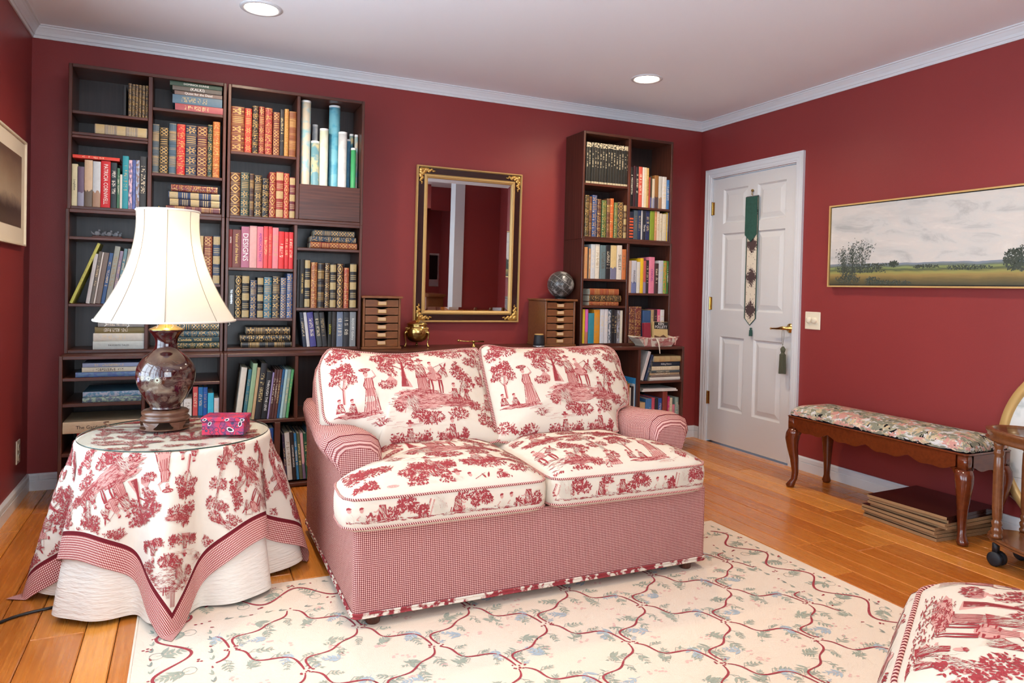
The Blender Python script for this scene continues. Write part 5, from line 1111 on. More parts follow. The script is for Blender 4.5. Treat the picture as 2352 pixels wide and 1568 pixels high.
# white under cloth reaching the floor
fu = drape(8, .063, 2.1, .066, TZ-.0025, TR+.001, seed=2.6)
nt = 240; rs = [0, .12, .24, .30, TR, TR+.01, TR+.02, TR+.04]+[TR+.04+i*.0272 for i in range(1, 19)]
V, U = [], []
for r in rs:
    for j in range(nt):
        t = 2*pi*j/nt; V.append(fu(r*cos(t) if r else 1e-5*cos(t), r*sin(t) if r else 1e-5*sin(t))); U.append((j/nt*2.6, r))
F = [(i*nt+j, i*nt+(j+1) % nt, (i+1)*nt+(j+1) % nt, (i+1)*nt+j)[::-1] for i in range(len(rs)-1) for j in range(nt)]
tag(mk('under_cloth', V, F, 'under', None, True, uv=U), 'white crinkled floor-length under cloth on the round table', 'tablecloth')
# square toile cloth, corners hanging lowest
HS = .672
fo = drape(8, .070, 2.1, .085, TZ, TR+.006, seed=2.6)
c45 = sqrt(.5)
def fc(u, v): return fo((u-v)*c45, (u+v)*c45)       # cloth sides run at 45 degrees to the room
ng = 150; V, U = [], []
for i in range(ng+1):
    for j in range(ng+1):
        u, v = (i/ng*2-1)*HS, (j/ng*2-1)*HS; V.append(fc(u, v)+Vector((0, 0, .0006))); U.append((u, v))
F = [(i*(ng+1)+j, (i+1)*(ng+1)+j, (i+1)*(ng+1)+j+1, i*(ng+1)+j+1) for i in range(ng) for j in range(ng)]
cl = tag(mk('tablecloth', V, F, 'cloth', None, True, uv=U), 'square red toile tablecloth with checked border on the round table', 'tablecloth')
polys = []
for i in range(-1, 2):
    for j in range(-2, 3):
        ang = pi*.75; ca, sa = cos(ang), sin(ang)
        for p, t in TM:
            q = []
            for a, b in p:
                x, y = a*.8+(i-.5)*TWX*.86+(.2 if j % 2 else 0), b*.8+(j-.5)*TWY*.86; q.append((x*ca-y*sa, x*sa+y*ca))
            if all(abs(a) < .581 and abs(b) < .581 for a, b in q): polys.append((q, t))
def surf(f, e=.002):
    def g(a, b, tone=0):
        p = f(a, b); nn = (f(a+e, b)-p).cross(f(a, b+e)-p)
        if nn.length < 1e-12: return None
        nn.normalize(); return p+nn*((.0027, .0022, .0031)[tone]+JIT[0])+Vector((0, 0, .0006))-cl.location
    return g
printed('toile_print', cl, polys, surf(fc))
GZ = TZ+.0045
t = thing('glass_table_top', 'round glass sheet lying on the toile tablecloth', 'glass top', (TX, TY, GZ))
mk('pane', *lathe([(.324, 0), (.326, .0015), (.326, .0045), (.324, .006)], TX, TY, GZ, 72), 'sheet', t)
mk('edge', *lathe([(.3262, .0008), (.3268, .0015), (.3268, .0045), (.3262, .0052)], TX, TY, GZ, 72, False, False), 'glassedge', t, True)
TT = GZ+.0064
# ------------------------------------------------------------------ lamp
LX, LY = .688, -1.395
lamp = thing('table_lamp', 'table lamp with dark glazed vase base and white bell shade, lit', 'lamp', (LX, LY, TT))
st = mk('wooden_stand', *lathe([(.070, .030), (.085, .032), (.088, .040), (.083, .046), (.078, .050), (.083, .056), (.084, .064), (.078, .070), (.064, .073)], LX, LY, TT, 40), 'stand', lamp, True)
for i in range(5):
    a = 2*pi*i/5+.3; q = lambda r, e, z: (LX+r*cos(a+e), LY+r*sin(a+e), TT+z)
    mk('foot', *loft([[q(r, e, z) for r, e in ((.086, -.42*k), (.088, 0), (.086, .42*k), (.070, .42*k), (.070, -.42*k))] for k, z in ((1, .0305), (.75, .018), (.45, .010), (.6, .0005))], True, True, True), 'stand', st)
mk('stand_floor', *lathe([(.058, .0008), (.088, .001), (.088, .005), (.058, .005)], LX, LY, TT, 40), 'stand', st)
V0 = .0735
prof = [(.046, 0), (.056, .003), (.054, .010), (.060, .022), (.078, .050), (.096, .085), (.104, .115), (.1055, .135), (.102, .158), (.090, .183), (.070, .205), (.050, .222), (.041, .236), (.0385, .252), (.041, .268), (.050, .284), (.060, .297), (.063, .303)]
vp = [(p.x, p.y) for p in spline([(r, z, 0) for r, z in prof], 3)]
V, F = lathe(vp, 0, 0, 0, 56); vase = mk('vase', V, F, 'vase', lamp, True, local=True); vase.location = (0, 0, V0)
rr = random.Random(8)
for k, (da, z, rad, col, n) in enumerate(((-.55, .128, .016, (206, 210, 190), 14), (-.82, .128, .013, (168, 156, 120), 12), (-1.05, .120, .013, (188, 176, 206), 9), (-.25, .122, .018, (214, 220, 196), 16), (-.95, .142, .009, (190, 186, 214), 8), (-1.2, .110, .008, (206, 180, 150), 7), (-.02, .128, .010, (150, 120, 110), 9), (-.62, .145, .007, (186, 190, 220), 7))):
    r = 0
    for (r1, z1), (r2, z2) in zip(vp, vp[1:]):
        if z1 <= z <= z2: r = lerp(r1, r2, (z-z1)/(z2-z1))
    a = -pi/2+da; N = Vector((cos(a), sin(a), 0)); T_ = Vector((-sin(a), cos(a), 0)); Cc = Vector((0, 0, V0+z))+N*(r+.0012); VV, FFc = [], []
    for q in range(n):
        e = 2*pi*q/n; m = len(VV)
        for (ra, de) in ((.25, -.5), (1., 0), (.25, .5)): d = e+de*2*pi/n; VV.append(Cc+T_*(rad*ra*cos(d))+Vector((0, 0, rad*ra*sin(d)))-N*(.0006*ra))
        FFc.append((m, m+1, m+2))
    o = mk('painted_bloom', VV, FFc, 'bloom', lamp, local=True); o.color = c(*col)
mk('brass_cap', *lathe([(.061, .3035), (.063, .305), (.058, .309), (.040, .317), (.024, .325), (.016, .331), (.014, .345), (.010, .35), (.010, .40)], LX, LY, TT+V0, 36), 'brass', lamp, True)
ZS0, ZS1 = .972, 1.390          # shade
def shade_r(t, a):
    r = .110+.136*(1-t)**1.75-.012*sin(pi*t); return r*(1-.018*abs(sin(a*4))**.7*(.4+.6*sin(pi*t)))
NT, NA = 26, 96; V = []
for i in range(NT+1):
    for j in range(NA):
        t = i/NT; a = 2*pi*j/NA+.22; r = shade_r(t, a); V.append((LX+r*cos(a), LY+r*sin(a), lerp(ZS0, ZS1, t)))
F = [(i*NA+j, i*NA+(j+1) % NA, (i+1)*NA+(j+1) % NA, (i+1)*NA+j) for i in range(NT) for j in range(NA)]
shd = mk('shade', V, F, 'shade', lamp, True)
for t in (0, 1): pipe('shade_trim', [(LX+(shade_r(t, 2*pi*j/64+.22)+.001)*cos(2*pi*j/64+.22), LY+(shade_r(t, 2*pi*j/64+.22)+.001)*sin(2*pi*j/64+.22), lerp(ZS0, ZS1, t)) for j in range(64)], .0042, shd, 'shadetrim')
for k in range(8):
    a = k*pi/4+.0; pipe('shade_seam', [(LX+(shade_r(q/14, a)+.0008)*cos(a), LY+(shade_r(q/14, a)+.0008)*sin(a), lerp(ZS0, ZS1, q/14)) for q in range(15)], .0013, shd, 'seam', False)
for k in range(9):
    a = -pi/2+(-.9, -.5, -.1, .1, .25, .4, .55, .8, 1.1)[k]; r = shade_r(0, a); mk('loose_thread', *tube([(LX+r*cos(a), LY+r*sin(a), ZS0-.003), (LX+r*cos(a)+.004, LY+r*sin(a), ZS0-.010), (LX+r*cos(a)-.003, LY+r*sin(a), ZS0-.016)], .0007, 4), 'shadetrim', shd)
mk('bulb', *ball(LX, LY, 1.12, .03, .03, .042, 16, 10), 'lampbulb', lamp, True)
mk('harp', *join(tube(spline([(LX, LY-.012, 1.01), (LX-.05, LY, 1.10), (LX-.045, LY, 1.25), (LX, LY, 1.36), (LX+.045, LY, 1.25), (LX+.05, LY, 1.10), (LX, LY+.012, 1.01)], 6), .0018, 6), tube([(LX-.105, LY, 1.362), (LX+.105, LY, 1.362)], .0018, 6)), 'oldbrass', lamp, True)
l = bpy.data.lights.new('lamp_light', 'POINT'); l.energy = LAMP_W; l.color = (1, .78, .52); l.shadow_soft_size = .045
lo = bpy.data.objects.new('lamp_light', l); COL.objects.link(lo); lo.parent = lamp; lo.location = (0, 0, 1.19-TT)
mk('cord', *tube(spline([(LX-.085, LY+.02, TT+.004), (LX-.12, LY+.03, TT+.003), (LX-.17, LY+.045, TT+.003), (LX-.20, LY+.08, TT+.004), (LX-.22, LY+.15, TT+.004), (LX-.21, LY+.205, TT-.004)], 6), .0028, 6), 'stand', lamp)
tag(mk('floor_cord', *tube(spline([(.36, -1.62, .006), (.25, -1.66, .006), (.15, -1.78, .006), (.10, -1.92, .006), (.06, -2.2, .006), (.045, -2.6, .006)], 6), .005, 8), 'black', None, True), 'black power cord running over the floor from the table', 'cord')
# paisley box
bl = thing('paisley_box', 'small lidded box covered in red paisley fabric on the glass', 'box', (.9, -1.565, TT), math.atan2(-.041, .129)+.02)
mk('body', *cbox(-.074, .074, -.050, .050, .0004, .050, .001), 'paisley', bl, local=True)
mk('lid', *cbox(-.078, .078, -.054, .054, .0502, .066, .002), 'paisley', bl, local=True)
def drop(par, x, z, s, ang, y=-.0545):
    P = []
    for k in range(16):
        t = k/16*2*pi; r = s*(.55+.2*cos(t)); px_, pz_ = r*cos(t)*1.5, r*sin(t)*.85+.3*s*(cos(t) > .3)*(cos(t)-.3); P.append((x+px_*cos(ang)-pz_*sin(ang), z+px_*sin(ang)+pz_*cos(ang)))
    cx_, cz_ = sum(p[0] for p in P)/16, sum(p[1] for p in P)/16
    o = mk('paisley_drop', [(a, y, b) for a, b in P]+[(cx_+(a-cx_)*.7, y-.0002, cz_+(b-cz_)*.7) for a, b in P], [tuple(range(16)), tuple(range(16, 32))], ('inkwhite', 'rubber'), par, mi=[0, 1], local=True)
    return o
drop(bl, -.048, .040, .011, .9, -.0505); drop(bl, .022, .022, .016, -.6, -.0505); drop(bl, .060, .038, .013, 1.2, -.0505); drop(bl, .012, .057, .010, .1); drop(bl, .066, .057, .010, -.2); drop(bl, -.066, .057, .009, .2)
# ------------------------------------------------------------------ rug
RX0, RX1, RY0, RY1 = .63, 3.112, -4.15, -1.698
rug = thing('area_rug', 'cream floral area rug with red ribbon lattice under the sofa', 'rug', ((RX0+RX1)/2, (RY0+RY1)/2, 0)); RZ = .008
mk('pile', *cbox(RX0, RX1, RY0, RY1, .0005, RZ, .003), 'rug', rug)
mk('binding', *join(box(RX0-.006, RX0, RY0-.006, RY1+.006, .0005, RZ-.001), box(RX1, RX1+.006, RY0-.006, RY1+.006, .0005, RZ-.001), box(RX0, RX1, RY1, RY1+.006, .0005, RZ-.001)), 'rug', rug)
TR_ = Toile(11); rr = TR_.r
rib, lv, bl_, pk, dk = [], [], [], [], []
def grab(lst, fn):
    TR_.P = []; fn(); lst.extend(TR_.P)
IX0, IX1, IY1 = .845, 2.888, -1.93
def infield(x, y): return IX0+.01 < x < IX1-.01 and y < IY1-.01 and y > RY0+.25
def leafspray(lst, x, y, a, L, n=5):
    def f():
        bend = rr.uniform(-.5, .5); px_, py_ = x, y; e = a
        for k in range(n+1):
            nx_, ny_ = px_+cos(e)*L*1.15/(n+1), py_+sin(e)*L*1.15/(n+1); TR_.stroke([(px_, py_), (nx_, ny_)], .0016, .0012)
            l = L*(.62-.42*k/(n+1))*rr.uniform(.75, 1.2)
            for sg in (-1, 1):
                if rr.random() < .86: TR_.leaf(nx_, ny_, e+sg*rr.uniform(.6, 1.05), l, l*.16)
            px_, py_ = nx_, ny_; e += bend/n
        TR_.leaf(px_, py_, e, L*.3, L*.05)
    grab(lst, f)
def vine(p0, p1, amp=.036):
    d = Vector(p1)-Vector(p0); L = d.length; t_ = d/L; n_ = Vector((-t_.y, t_.x)); P = []
    for k in range(27):
        s = k/26; o = amp*(-sin(2*pi*s)*(.25+1.2*s*s))+.010*sin(4*pi*s); P.append(Vector(p0)+t_*(L*(.05+.9*s))+n_*o)
    def f():
        for i in range(26):
            if infield(*P[i]):
                w = .0042+.0030*abs(sin(i*.36)); TR_.stroke([P[i], P[i+1]], w, w)
    grab(rib, f)
    for s, sg in ((5, 1), (9, -1), (13, 1), (18, -1), (22, 1)):
        if infield(*P[s]):
            a = math.atan2(t_.y, t_.x)+sg*.9; q = P[s]+n_*sg*.012; leafspray(lv, q.x, q.y, a, rr.uniform(.03, .05), 3)
            grab(dk, lambda: TR_.stroke([tuple(P[s]), (P[s].x+.03*cos(a+.8), P[s].y+.03*sin(a+.8)), (P[s].x+.045*cos(a+.2), P[s].y+.045*sin(a+.2))], .002, .001))
    return P
def berry(lst, x, y, n=5, r=.012, s=.006):
    grab(lst, lambda: [TR_.oval(x+rr.uniform(-r, r)*1.6, y+rr.uniform(-r, r), s*rr.uniform(.7, 1.1), s*.7, 0, 7) for _ in range(n)])
for i in range(-1, 14):
    for j in range(-2, 12):
        nx = 1.094+.1925*(i*2+(j % 2))-.385; ny = -2.141+.21-.21*j
        if not (IX0-.25 < nx < IX1+.25 and RY0 < ny < IY1+.25): continue
        vine((nx, ny), (nx+.1925, ny-.21)); vine((nx, ny), (nx-.1925, ny-.21), -.036)
        if infield(nx, ny): berry(rib, nx, ny, 9, .014, .0045); leafspray(bl_, nx+.014, ny+.01, .4, .022, 3)
        cx_, cy_ = nx, ny-.21
        for dx, dy, a in ((-.085, .03, 2.7), (.075, -.05, -.5), (.03, .075, 1.1), (-.03, -.09, -2)):
            if infield(cx_+dx, cy_+dy): leafspray(bl_ if dx < 0 else lv, cx_+dx, cy_+dy, a+rr.gauss(0, .3), rr.uniform(.045, .06), 5)
        for k in range(5):
            x, y = cx_+rr.uniform(-.11, .11), cy_+rr.uniform(-.10, .10)
            if infield(x, y): berry(pk, x, y, 4, .010, .006)
# border: waving vine with leaves between two garlands
def border(axis, c0, a, b):
    n = int(abs(b-a)/.0075); P = []
    for k in range(n+1):
        s = lerp(a, b, k/n); o = .050*sin(2*pi*(s-a)/.246); P.append((c0+o, s) if axis == 'y' else (s, c0+o))
    grab(rib, lambda: [TR_.stroke([P[i], P[i+1]], .006+.0035*abs(sin(i*.19)), .006+.0035*abs(sin((i+1)*.19))) for i in range(n)])
    for k in range(0, n, 16):
        x, y = P[k]; sg = 1 if (k//16) % 2 else -1; a_ = (0 if sg > 0 else pi) if axis == 'y' else (pi/2*sg)
        x2, y2 = (c0-sg*.045, y) if axis == 'y' else (x, c0-sg*.045)
        leafspray(lv, x2, y2, a_+rr.uniform(-.5, .5), .07, 5); berry(rib, *( (c0-sg*.07, y+.05) if axis == 'y' else (x+.05, c0-sg*.07)), 4, .008, .005)
        grab(dk, lambda: [TR_.stroke([(x2+.02*cos(q), y2+.02*sin(q)) for q in [w*.7+u for w in range(7)]], .002, .001) for u in (0, 2.)])
for (ax, c0, a, b) in (('y', (RX0+IX0)/2, RY0, RY1-.16), ('y', (RX1+IX1)/2, RY0, RY1-.12), ('x', (RY1+IY1)/2, RX0+.2, RX1-.2)): border(ax, c0, a, b)
def garland(p0, p1):
    d = Vector(p1)-Vector(p0); n = int(d.length/.042)
    for k in range(n):
        q = Vector(p0)+d*(k/n); a = math.atan2(d.y, d.x)+rr.gauss(0, .25)
        if k % 3: grab(dk if k % 2 else lv, lambda: (TR_.leaf(q.x, q.y, a, .03, .004), TR_.leaf(q.x, q.y, a+.7, .018, .003)))
        else: berry(rib, q.x, q.y, 2, .004, .004)
for p0, p1 in (((IX0, RY0), (IX0, IY1)), ((IX1, RY0), (IX1, IY1)), ((IX0, IY1), (IX1, IY1)), ((RX0+.05, RY0), (RX0+.05, RY1-.04)), ((RX1-.05, RY0), (RX1-.05, RY1-.04)), ((RX0+.05, RY1-.04), (RX1-.05, RY1-.04))): garland(p0, p1)
RL = rug.location
for nm, lst, m, h in (('ribbon_pattern', rib, 'rugred', .0009), ('leaf_pattern', lv, 'ruggreen', .0006), ('blue_leaf_pattern', bl_, 'rugblue', .0007), ('blossom_pattern', pk, 'rugpink', .0005), ('tendril_pattern', dk, 'rugdark', .0008)):
    printed(nm, rug, [(p, 0) for p, _ in lst], lambda a, b, t, h=h: Vector((a, b, RZ+h+JIT[0]))-RL, (m,))
# ------------------------------------------------------------------ bench
BX0, BX1, BY0, BY1 = 3.974, 4.304, -2.385, -1.33
bench = thing('upholstered_bench', 'long cherry bench with floral tapestry seat along the right wall', 'bench', ((BX0+BX1)/2, (BY0+BY1)/2, 0)); BZ = .352
def cabriole(x, y, sx, sy, G_=1.18):
    d = Vector((sx, sy, 0)).normalized(); st = [(.345, .0, .030), (.318, .008, .034), (.285, .014, .032), (.23, .010, .026), (.16, -.002, .020), (.09, -.008, .016), (.05, -.004, .015), (.030, .008, .018), (.014, .016, .022), (.0, .016, .017)]
    R = []
    for z, o, r in st:
        cx_, cy_ = x+d.x*o, y+d.y*o; R.append([(cx_+r*G_*cos(2*pi*k/14), cy_+r*G_*sin(2*pi*k/14), z+.0003) for k in range(14)])
    return loft(R, True, True, True, flip=True)
for sx, x in ((-1, BX0+.03), (1, BX1-.03)):
    for sy, y in ((-1, BY0+.03), (1, BY1-.03)):
        lg = mk('leg', *cabriole(x, y, sx, sy), 'cherry', bench, True)
        mk('knee_block', *join(*[loft([[(x+ox*.8*t-dd*(oy != 0)*.012, y+oy*.8*t-dd*(ox != 0)*.012, z) for t, z in ((.03, .351), (.085, .351), (.06, .335), (.04, .31), (.03, .28))] for dd in (-1, 1)], True, True, True) for ox, oy in ((-sx, 0), (0, -sy))]), 'cherry', lg)
def apron(p0, p1, n, dirn):
    d = Vector(p1)-Vector(p0); L = d.length; t_ = d/L; top, bot = [], []
    for k in range(n*12+1):
        s = k/(n*12); w = abs(sin(pi*s*n)); z = BZ+.006-.020*w-.010*(sin(pi*s*2*n)**2); P = Vector(p0)+d*s; top.append((P.x, P.y, BZ+.058)); bot.append((P.x, P.y, z))
    o = [[Vector(v)+Vector(dirn)*e for v in r] for e in (0, .018) for r in (bot, top)]
    return loft([o[0], o[1], o[3], o[2], o[0]], False)
mk('apron', *apron((BX0, BY0+.05, 0), (BX0, BY1-.05, 0), 4, (1, 0, 0)), 'cherry', bench); mk('apron', *apron((BX1-.018, BY0+.05, 0), (BX1-.018, BY1-.05, 0), 4, (1, 0, 0)), 'cherry', bench)
mk('apron', *apron((BX0+.05, BY0, 0), (BX1-.05, BY0, 0), 1, (0, 1, 0)), 'cherry', bench); mk('apron', *apron((BX0+.05, BY1-.018, 0), (BX1-.05, BY1-.018, 0), 1, (0, 1, 0)), 'cherry', bench)
for x in (BX0, BX1-.05):
    for y in (BY0, BY1-.05): mk('corner_block', *loft([[(a, b, z) for a, b in rrect(x, x+.05, y, y+.05, .014)] for z in (BZ-.008, BZ+.058)], True, True, True), 'cherry', bench, True)
mk('rail_top', *loft([[(a, b, z) for a, b in rrect(BX0-e, BX1+e, BY0-e, BY1+e, .02)] for e, z in ((0, BZ+.0585), (.004, BZ+.062), (.004, BZ+.066), (0, BZ+.069))], True, True, True), 'cherry', bench)
out = rrect(BX0+.004, BX1-.004, BY0+.004, BY1-.004, .035, 6)
out = [p for i in range(len(out)) for p in [out[i]]+([((out[i][0]*(1-q)+out[(i+1) % len(out)][0]*q), (out[i][1]*(1-q)+out[(i+1) % len(out)][1]*q)) for q in (.1, .2, .3, .4, .5, .6, .7, .8, .9)] if (Vector(out[i])-Vector(out[(i+1) % len(out)])).length > .15 else [])]
def binset(p, e):
    cx_, cy_ = (BX0+BX1)/2, (BY0+BY1)/2; hx, hy = (BX1-BX0)/2, (BY1-BY0)/2; return (cx_+(p[0]-cx_)*(hx-e)/hx, cy_+(p[1]-cy_)*(hy-e)/hy)
R = [[(*binset(p, e), BZ+.069+z) for p in out] for e, z in ((.0, .0005), (-.002, .012), (.003, .030), (.018, .046), (.045, .058), (.09, .066), (.14, .069), (.160, .070))]
V, F = loft(R, True, True, True)
sc_ = mk('seat_cushion', V, F, 'tapblack', bench, True)
bv = tree_of([Vector(v)-bench.location for v in V], F); TP = Toile(21); r_ = TP.r; fl_ = [[] for _ in range(8)]
def addp(i, fn): TP.P = []; fn(); fl_[i].extend(TP.P)
for k in range(1900):
    x, y = r_.uniform(-.03, BX1-BX0+.03), r_.uniform(-.03, BY1-BY0+.03); addp(r_.choice((2, 3, 3, 5, 6, 6, 4)), lambda: TP.leaf(x, y, r_.uniform(0, 6.3), r_.uniform(.03, .07), r_.uniform(.006, .011)))
for k in range(120):
    x, y, s = r_.uniform(.0, BX1-BX0), r_.uniform(0, BY1-BY0), r_.uniform(.03, .055); i = r_.choice((0, 1, 4, 7, 1, 0))
    for q in range(9):
        a = q/9*6.28+r_.gauss(0, .2); addp(i if q % 3 else (1, 2, 2, 1, 2, 1, 2, 0)[i], lambda: TP.leaf(x+cos(a)*s*.1, y+sin(a)*s*.1, a, s, s*.24))
    for q in range(5): a = q*1.26; addp((7, 0, 2, 3, 2, 5, 3, 0)[i], lambda: TP.leaf(x, y, a, s*.5, s*.12))
sq = []
for i in range(8): sq += [(p, i) for p, _ in fl_[i]]
def cf(a, b, tone, ff=caster(bv, Vector((BX0, BY0, .7))-bench.location, (1, 0, 0), (0, 1, 0), (0, 0, -1))):
    p = ff(a, b, 0); return None if p is None else p+Vector((0, 0, .0002*tone))
TAPS = tuple('tap%d' % i for i in range(8)); printed('tapestry_flowers', sc_, sq, cf, TAPS)
for org, ex, d_, L_ in (((BX0-.4, BY0, BZ+.05), (0, 1, 0), (1, 0, 0), BY1-BY0), ((BX0, BY0-.4, BZ+.05), (1, 0, 0), (0, 1, 0), BX1-BX0), ((BX0, BY1+.4, BZ+.05), (1, 0, 0), (0, -1, 0), BX1-BX0)):
    fz_ = caster(bv, Vector(org)-bench.location, ex, (0, 0, 1), d_)
    side_ = [([(b*L_/(BY1-BY0), a*.5) for a, b in p], t) for p, t in sq]
    printed('tapestry_flowers', sc_, [(p, t) for p, t in side_ if all(.022 < b < .052 for a, b in p)], lambda a, b, t, fz_=fz_, d_=d_: (lambda q: None if q is None else q-Vector(d_)*.0002*t)(fz_(a, b, 0)), TAPS)
# ------------------------------------------------------------------ loose boards under the bench
rr = random.Random(3); z = .0004
for i in range(8):
    th = .0155; w_, l_ = (.40, .40); cx_, cy_ = 4.13+rr.uniform(-.012, .012), -2.115+rr.uniform(-.012, .012)+(.012 if i < 4 else -.012)
    rz = rr.uniform(-.02, .02)+(.05 if i > 5 else -.03 if i < 4 else 0)
    t = thing('shelf_board', ['lowest', 'second lowest', 'third lowest', 'fourth lowest', 'fifth lowest', 'sixth lowest', 'second highest', 'topmost'][i]+' dark laminate board in the stack under the bench', 'board', (cx_-.0, cy_, z), rz, 'spare boards under the bench')
    mk('chipboard_core', *box(-w_/2, w_/2, -l_/2, l_/2, .0008, th-.0014), 'chip', t, local=True); mk('laminate', *box(-w_/2, w_/2, -l_/2, l_/2, th-.0013, th-.0002), 'mirwood', t, local=True)
    mk('edge_band', *box(-w_/2, w_/2, -l_/2-.0012, -l_/2-.0002, .0004, th-.0002), 'mirwood' if i > 5 else 'chip', t, local=True)
    z += th+.0002
# ------------------------------------------------------------------ tea cart at the picture's edge
cart = thing('tea_cart', 'turned-leg wooden tea cart with oval glass top beside the bench', 'cart', (3.98, -2.98, 0)); kx_, ky_ = 3.98, -2.98
def oval(a, b, z, n=56): return [(kx_+a*cos(2*pi*j/n), ky_+b*sin(2*pi*j/n), z) for j in range(n)]
mk('lower_shelf', *loft([oval(.19, .47, .098), oval(.200, .485, .101), oval(.200, .485, .106), oval(.196, .480, .109), oval(.200, .485, .112), oval(.196, .48, .118), oval(.19, .47, .119)], True, True, True), 'walnut', cart)
mk('top_rim', *loft([oval(.185, .47, .523), oval(.208, .50, .526), oval(.212, .505, .534), oval(.205, .498, .540), oval(.205, .498, .556), oval(.212, .505, .563), oval(.212, .505, .572), oval(.20, .49, .576), oval(.185, .475, .574), oval(.185, .47, .523)], True), 'walnut', cart, True)
mk('glass_top', *loft([oval(.186, .476, .568), oval(.186, .476, .573)], True, True, True), 'sheet', cart)
for (dx, dy) in ((-.10, .40), (.10, .40), (-.10, -.40), (.10, -.40)):
    x, y = kx_+dx, ky_+dy
    lg = mk('post', *lathe([(.018, .1195), (.022, .124), (.022, .132), (.017, .137), (.021, .148), (.022, .158), (.016, .166), (.020, .178), (.020, .190), (.015, .196), (.018, .205), (.0195, .25), (.0195, .40), (.018, .46), (.015, .468), (.020, .476), (.020, .486), (.015, .492), (.018, .502), (.020, .512), (.021, .523)], x, y, 0, 22), 'walnut', cart, True)
    mk('caster', *join(*[([(x-dx*.1+e, y+r*cos(t*pi/12), .031+r*sin(t*pi/12)) for e, r in ((-.026, .022), (-.022, .030), (-.006, .030), (-.004, .026), (.004, .026), (.006, .030), (.022, .030), (.026, .022)) for t in range(24)], [(i*24+j, i*24+(j+1) % 24, (i+1)*24+(j+1) % 24, (i+1)*24+j) for i in range(7) for j in range(24)]+[tuple(range(24))[::-1], tuple(range(168, 192))])], box(x-.010, x+.010, y-.010, y+.010, .060, .0978)), 'rubber', cart, True)
# round framed print leaning on the wall behind the cart
rc = thing('round_picture', 'large round print in a pale gold frame leaning behind the cart', 'picture', (4.338, -2.745, 0)); rc.rotation_euler = (0, radians(1.5), 0)
def disc(r, x, n=72): return [(x, r*cos(2*pi*j/n), .452+r*sin(2*pi*j/n)) for j in range(n)]
mk('frame', *loft([disc(.44, .008), disc(.448, .002), disc(.450, -.008), disc(.445, -.016), disc(.420, -.018), disc(.408, -.012), disc(.406, 0)], True, flip=True), 'giltpaint', rc, True, local=True)
V = [(-.004, 0, .452)]+disc(.408, -.004); mk('print', V, [(0, 1+(j+1) % 72, 1+j) for j in range(72)], 'print', rc, uv=[((y+.4)/.8, z/.85) for _, y, z in V], local=True)
mk('backing', *loft([disc(.43, .003), disc(.43, .008)], True, True, True), 'chip', rc, local=True)
pg = [(.305, .50), (.285, .50), (.285, .53), (.270, .545), (.262, .56), (.259, .585), (.256, .56), (.248, .545), (.234, .53), (.234, .50)]
mk('printed_tower', [(-.0055, y, z) for y, z in pg], [tuple(range(len(pg)))], 'foliage2', rc, local=True)
tag(mk('wall_cable', *tube([(4.363, -2.35, .187), (4.362, -2.415, .149), (4.36, -2.55, .07), (4.355, -2.62, .012)], .0045, 8), 'plate', None, True), 'cream cable running down the wall behind the tea cart', 'cable')
# ------------------------------------------------------------------ ottoman in the near corner
ot = thing('ottoman', 'plump toile ottoman with twisted cord edging in the near right corner', 'ottoman', (2.36, -3.71, .0095), radians(30.7))
def orr(hx, hy, r, z): return [(a, b, z) for a, b in rrect(-hx, hx, -hy, hy, r, 8)]
def dense(L, n=10):
    o = []
    for i in range(len(L)):
        a, b = Vector(L[i]), Vector(L[(i+1) % len(L)]); m = n if i % 9 == 8 else 1
        o += [tuple(a.lerp(b, k/m)) for k in range(m)]
    return o
R = [dense(orr(*q)) for q in ((.30, .30, .05, .06), (.35, .35, .07, .085), (.388, .388, .09, .20), (.394, .394, .10, .30), (.368, .368, .11, .376), (.345, .345, .11, .396), (.322, .322, .11, .422), (.278, .278, .11, .446), (.21, .21, .09, .464), (.12, .12, .07, .472), (.04, .04, .03, .474))]
V, F = loft(R, True, True, True); ob = mk('cushion_body', V, F, 'cream', ot, True, local=True)
L0 = R[5]; V2, F2 = tube([Vector(p)*1.004 for p in L0], .006, 8, True); s = 0; U = []
for i in range(len(L0)+1):
    if i: s += (Vector(L0[i % len(L0)])-Vector(L0[i-1])).length
    U += [(s*.5, j/8) for j in range(8)]
mk('twisted_cord', V2, F2, 'piping', ob, True, uv=U, local=True)
for sx in (-1, 1):
    for sy in (-1, 1): mk('foot', *lathe([(.018, 0), (.024, .02), (.026, .06)], sx*.24, sy*.26, 0, 16), 'cherry', ot, True, local=True)
bv = tree_of(V, F); polys = [([(a*1.15+i*TWX*1.15-.45, b*1.15+j*TWY*1.1-.52) for a, b in p], t) for p, t in TM for i in (0, 1) for j in (0, 1, 2)]
polys = [(p, t) for p, t in polys if all(abs(a) < .33 and abs(b) < .33 for a, b in p)]
printed('toile_print', ob, [([(-a, -b) for a, b in p], t) for p, t in polys], caster(bv, (0, 0, .9), (1, 0, 0), (0, 1, 0), (0, 0, -1)))
sp = [([(a*1.15-.42, b*1.0+.08) for a, b in p], t) for p, t in TM]
for d_, org, ex in (((1, 0, 0), (-.9, 0, 0), (0, -1, 0)), ((0, -1, 0), (0, .9, 0), (-1, 0, 0)), ((0, 1, 0), (0, -.9, 0), (1, 0, 0))):
    printed('toile_print', ob, [(p, t) for p, t in sp if all(.07 < b < .385 and abs(a) < .34 for a, b in p)], caster(bv, org, ex, (0, 0, 1), d_))
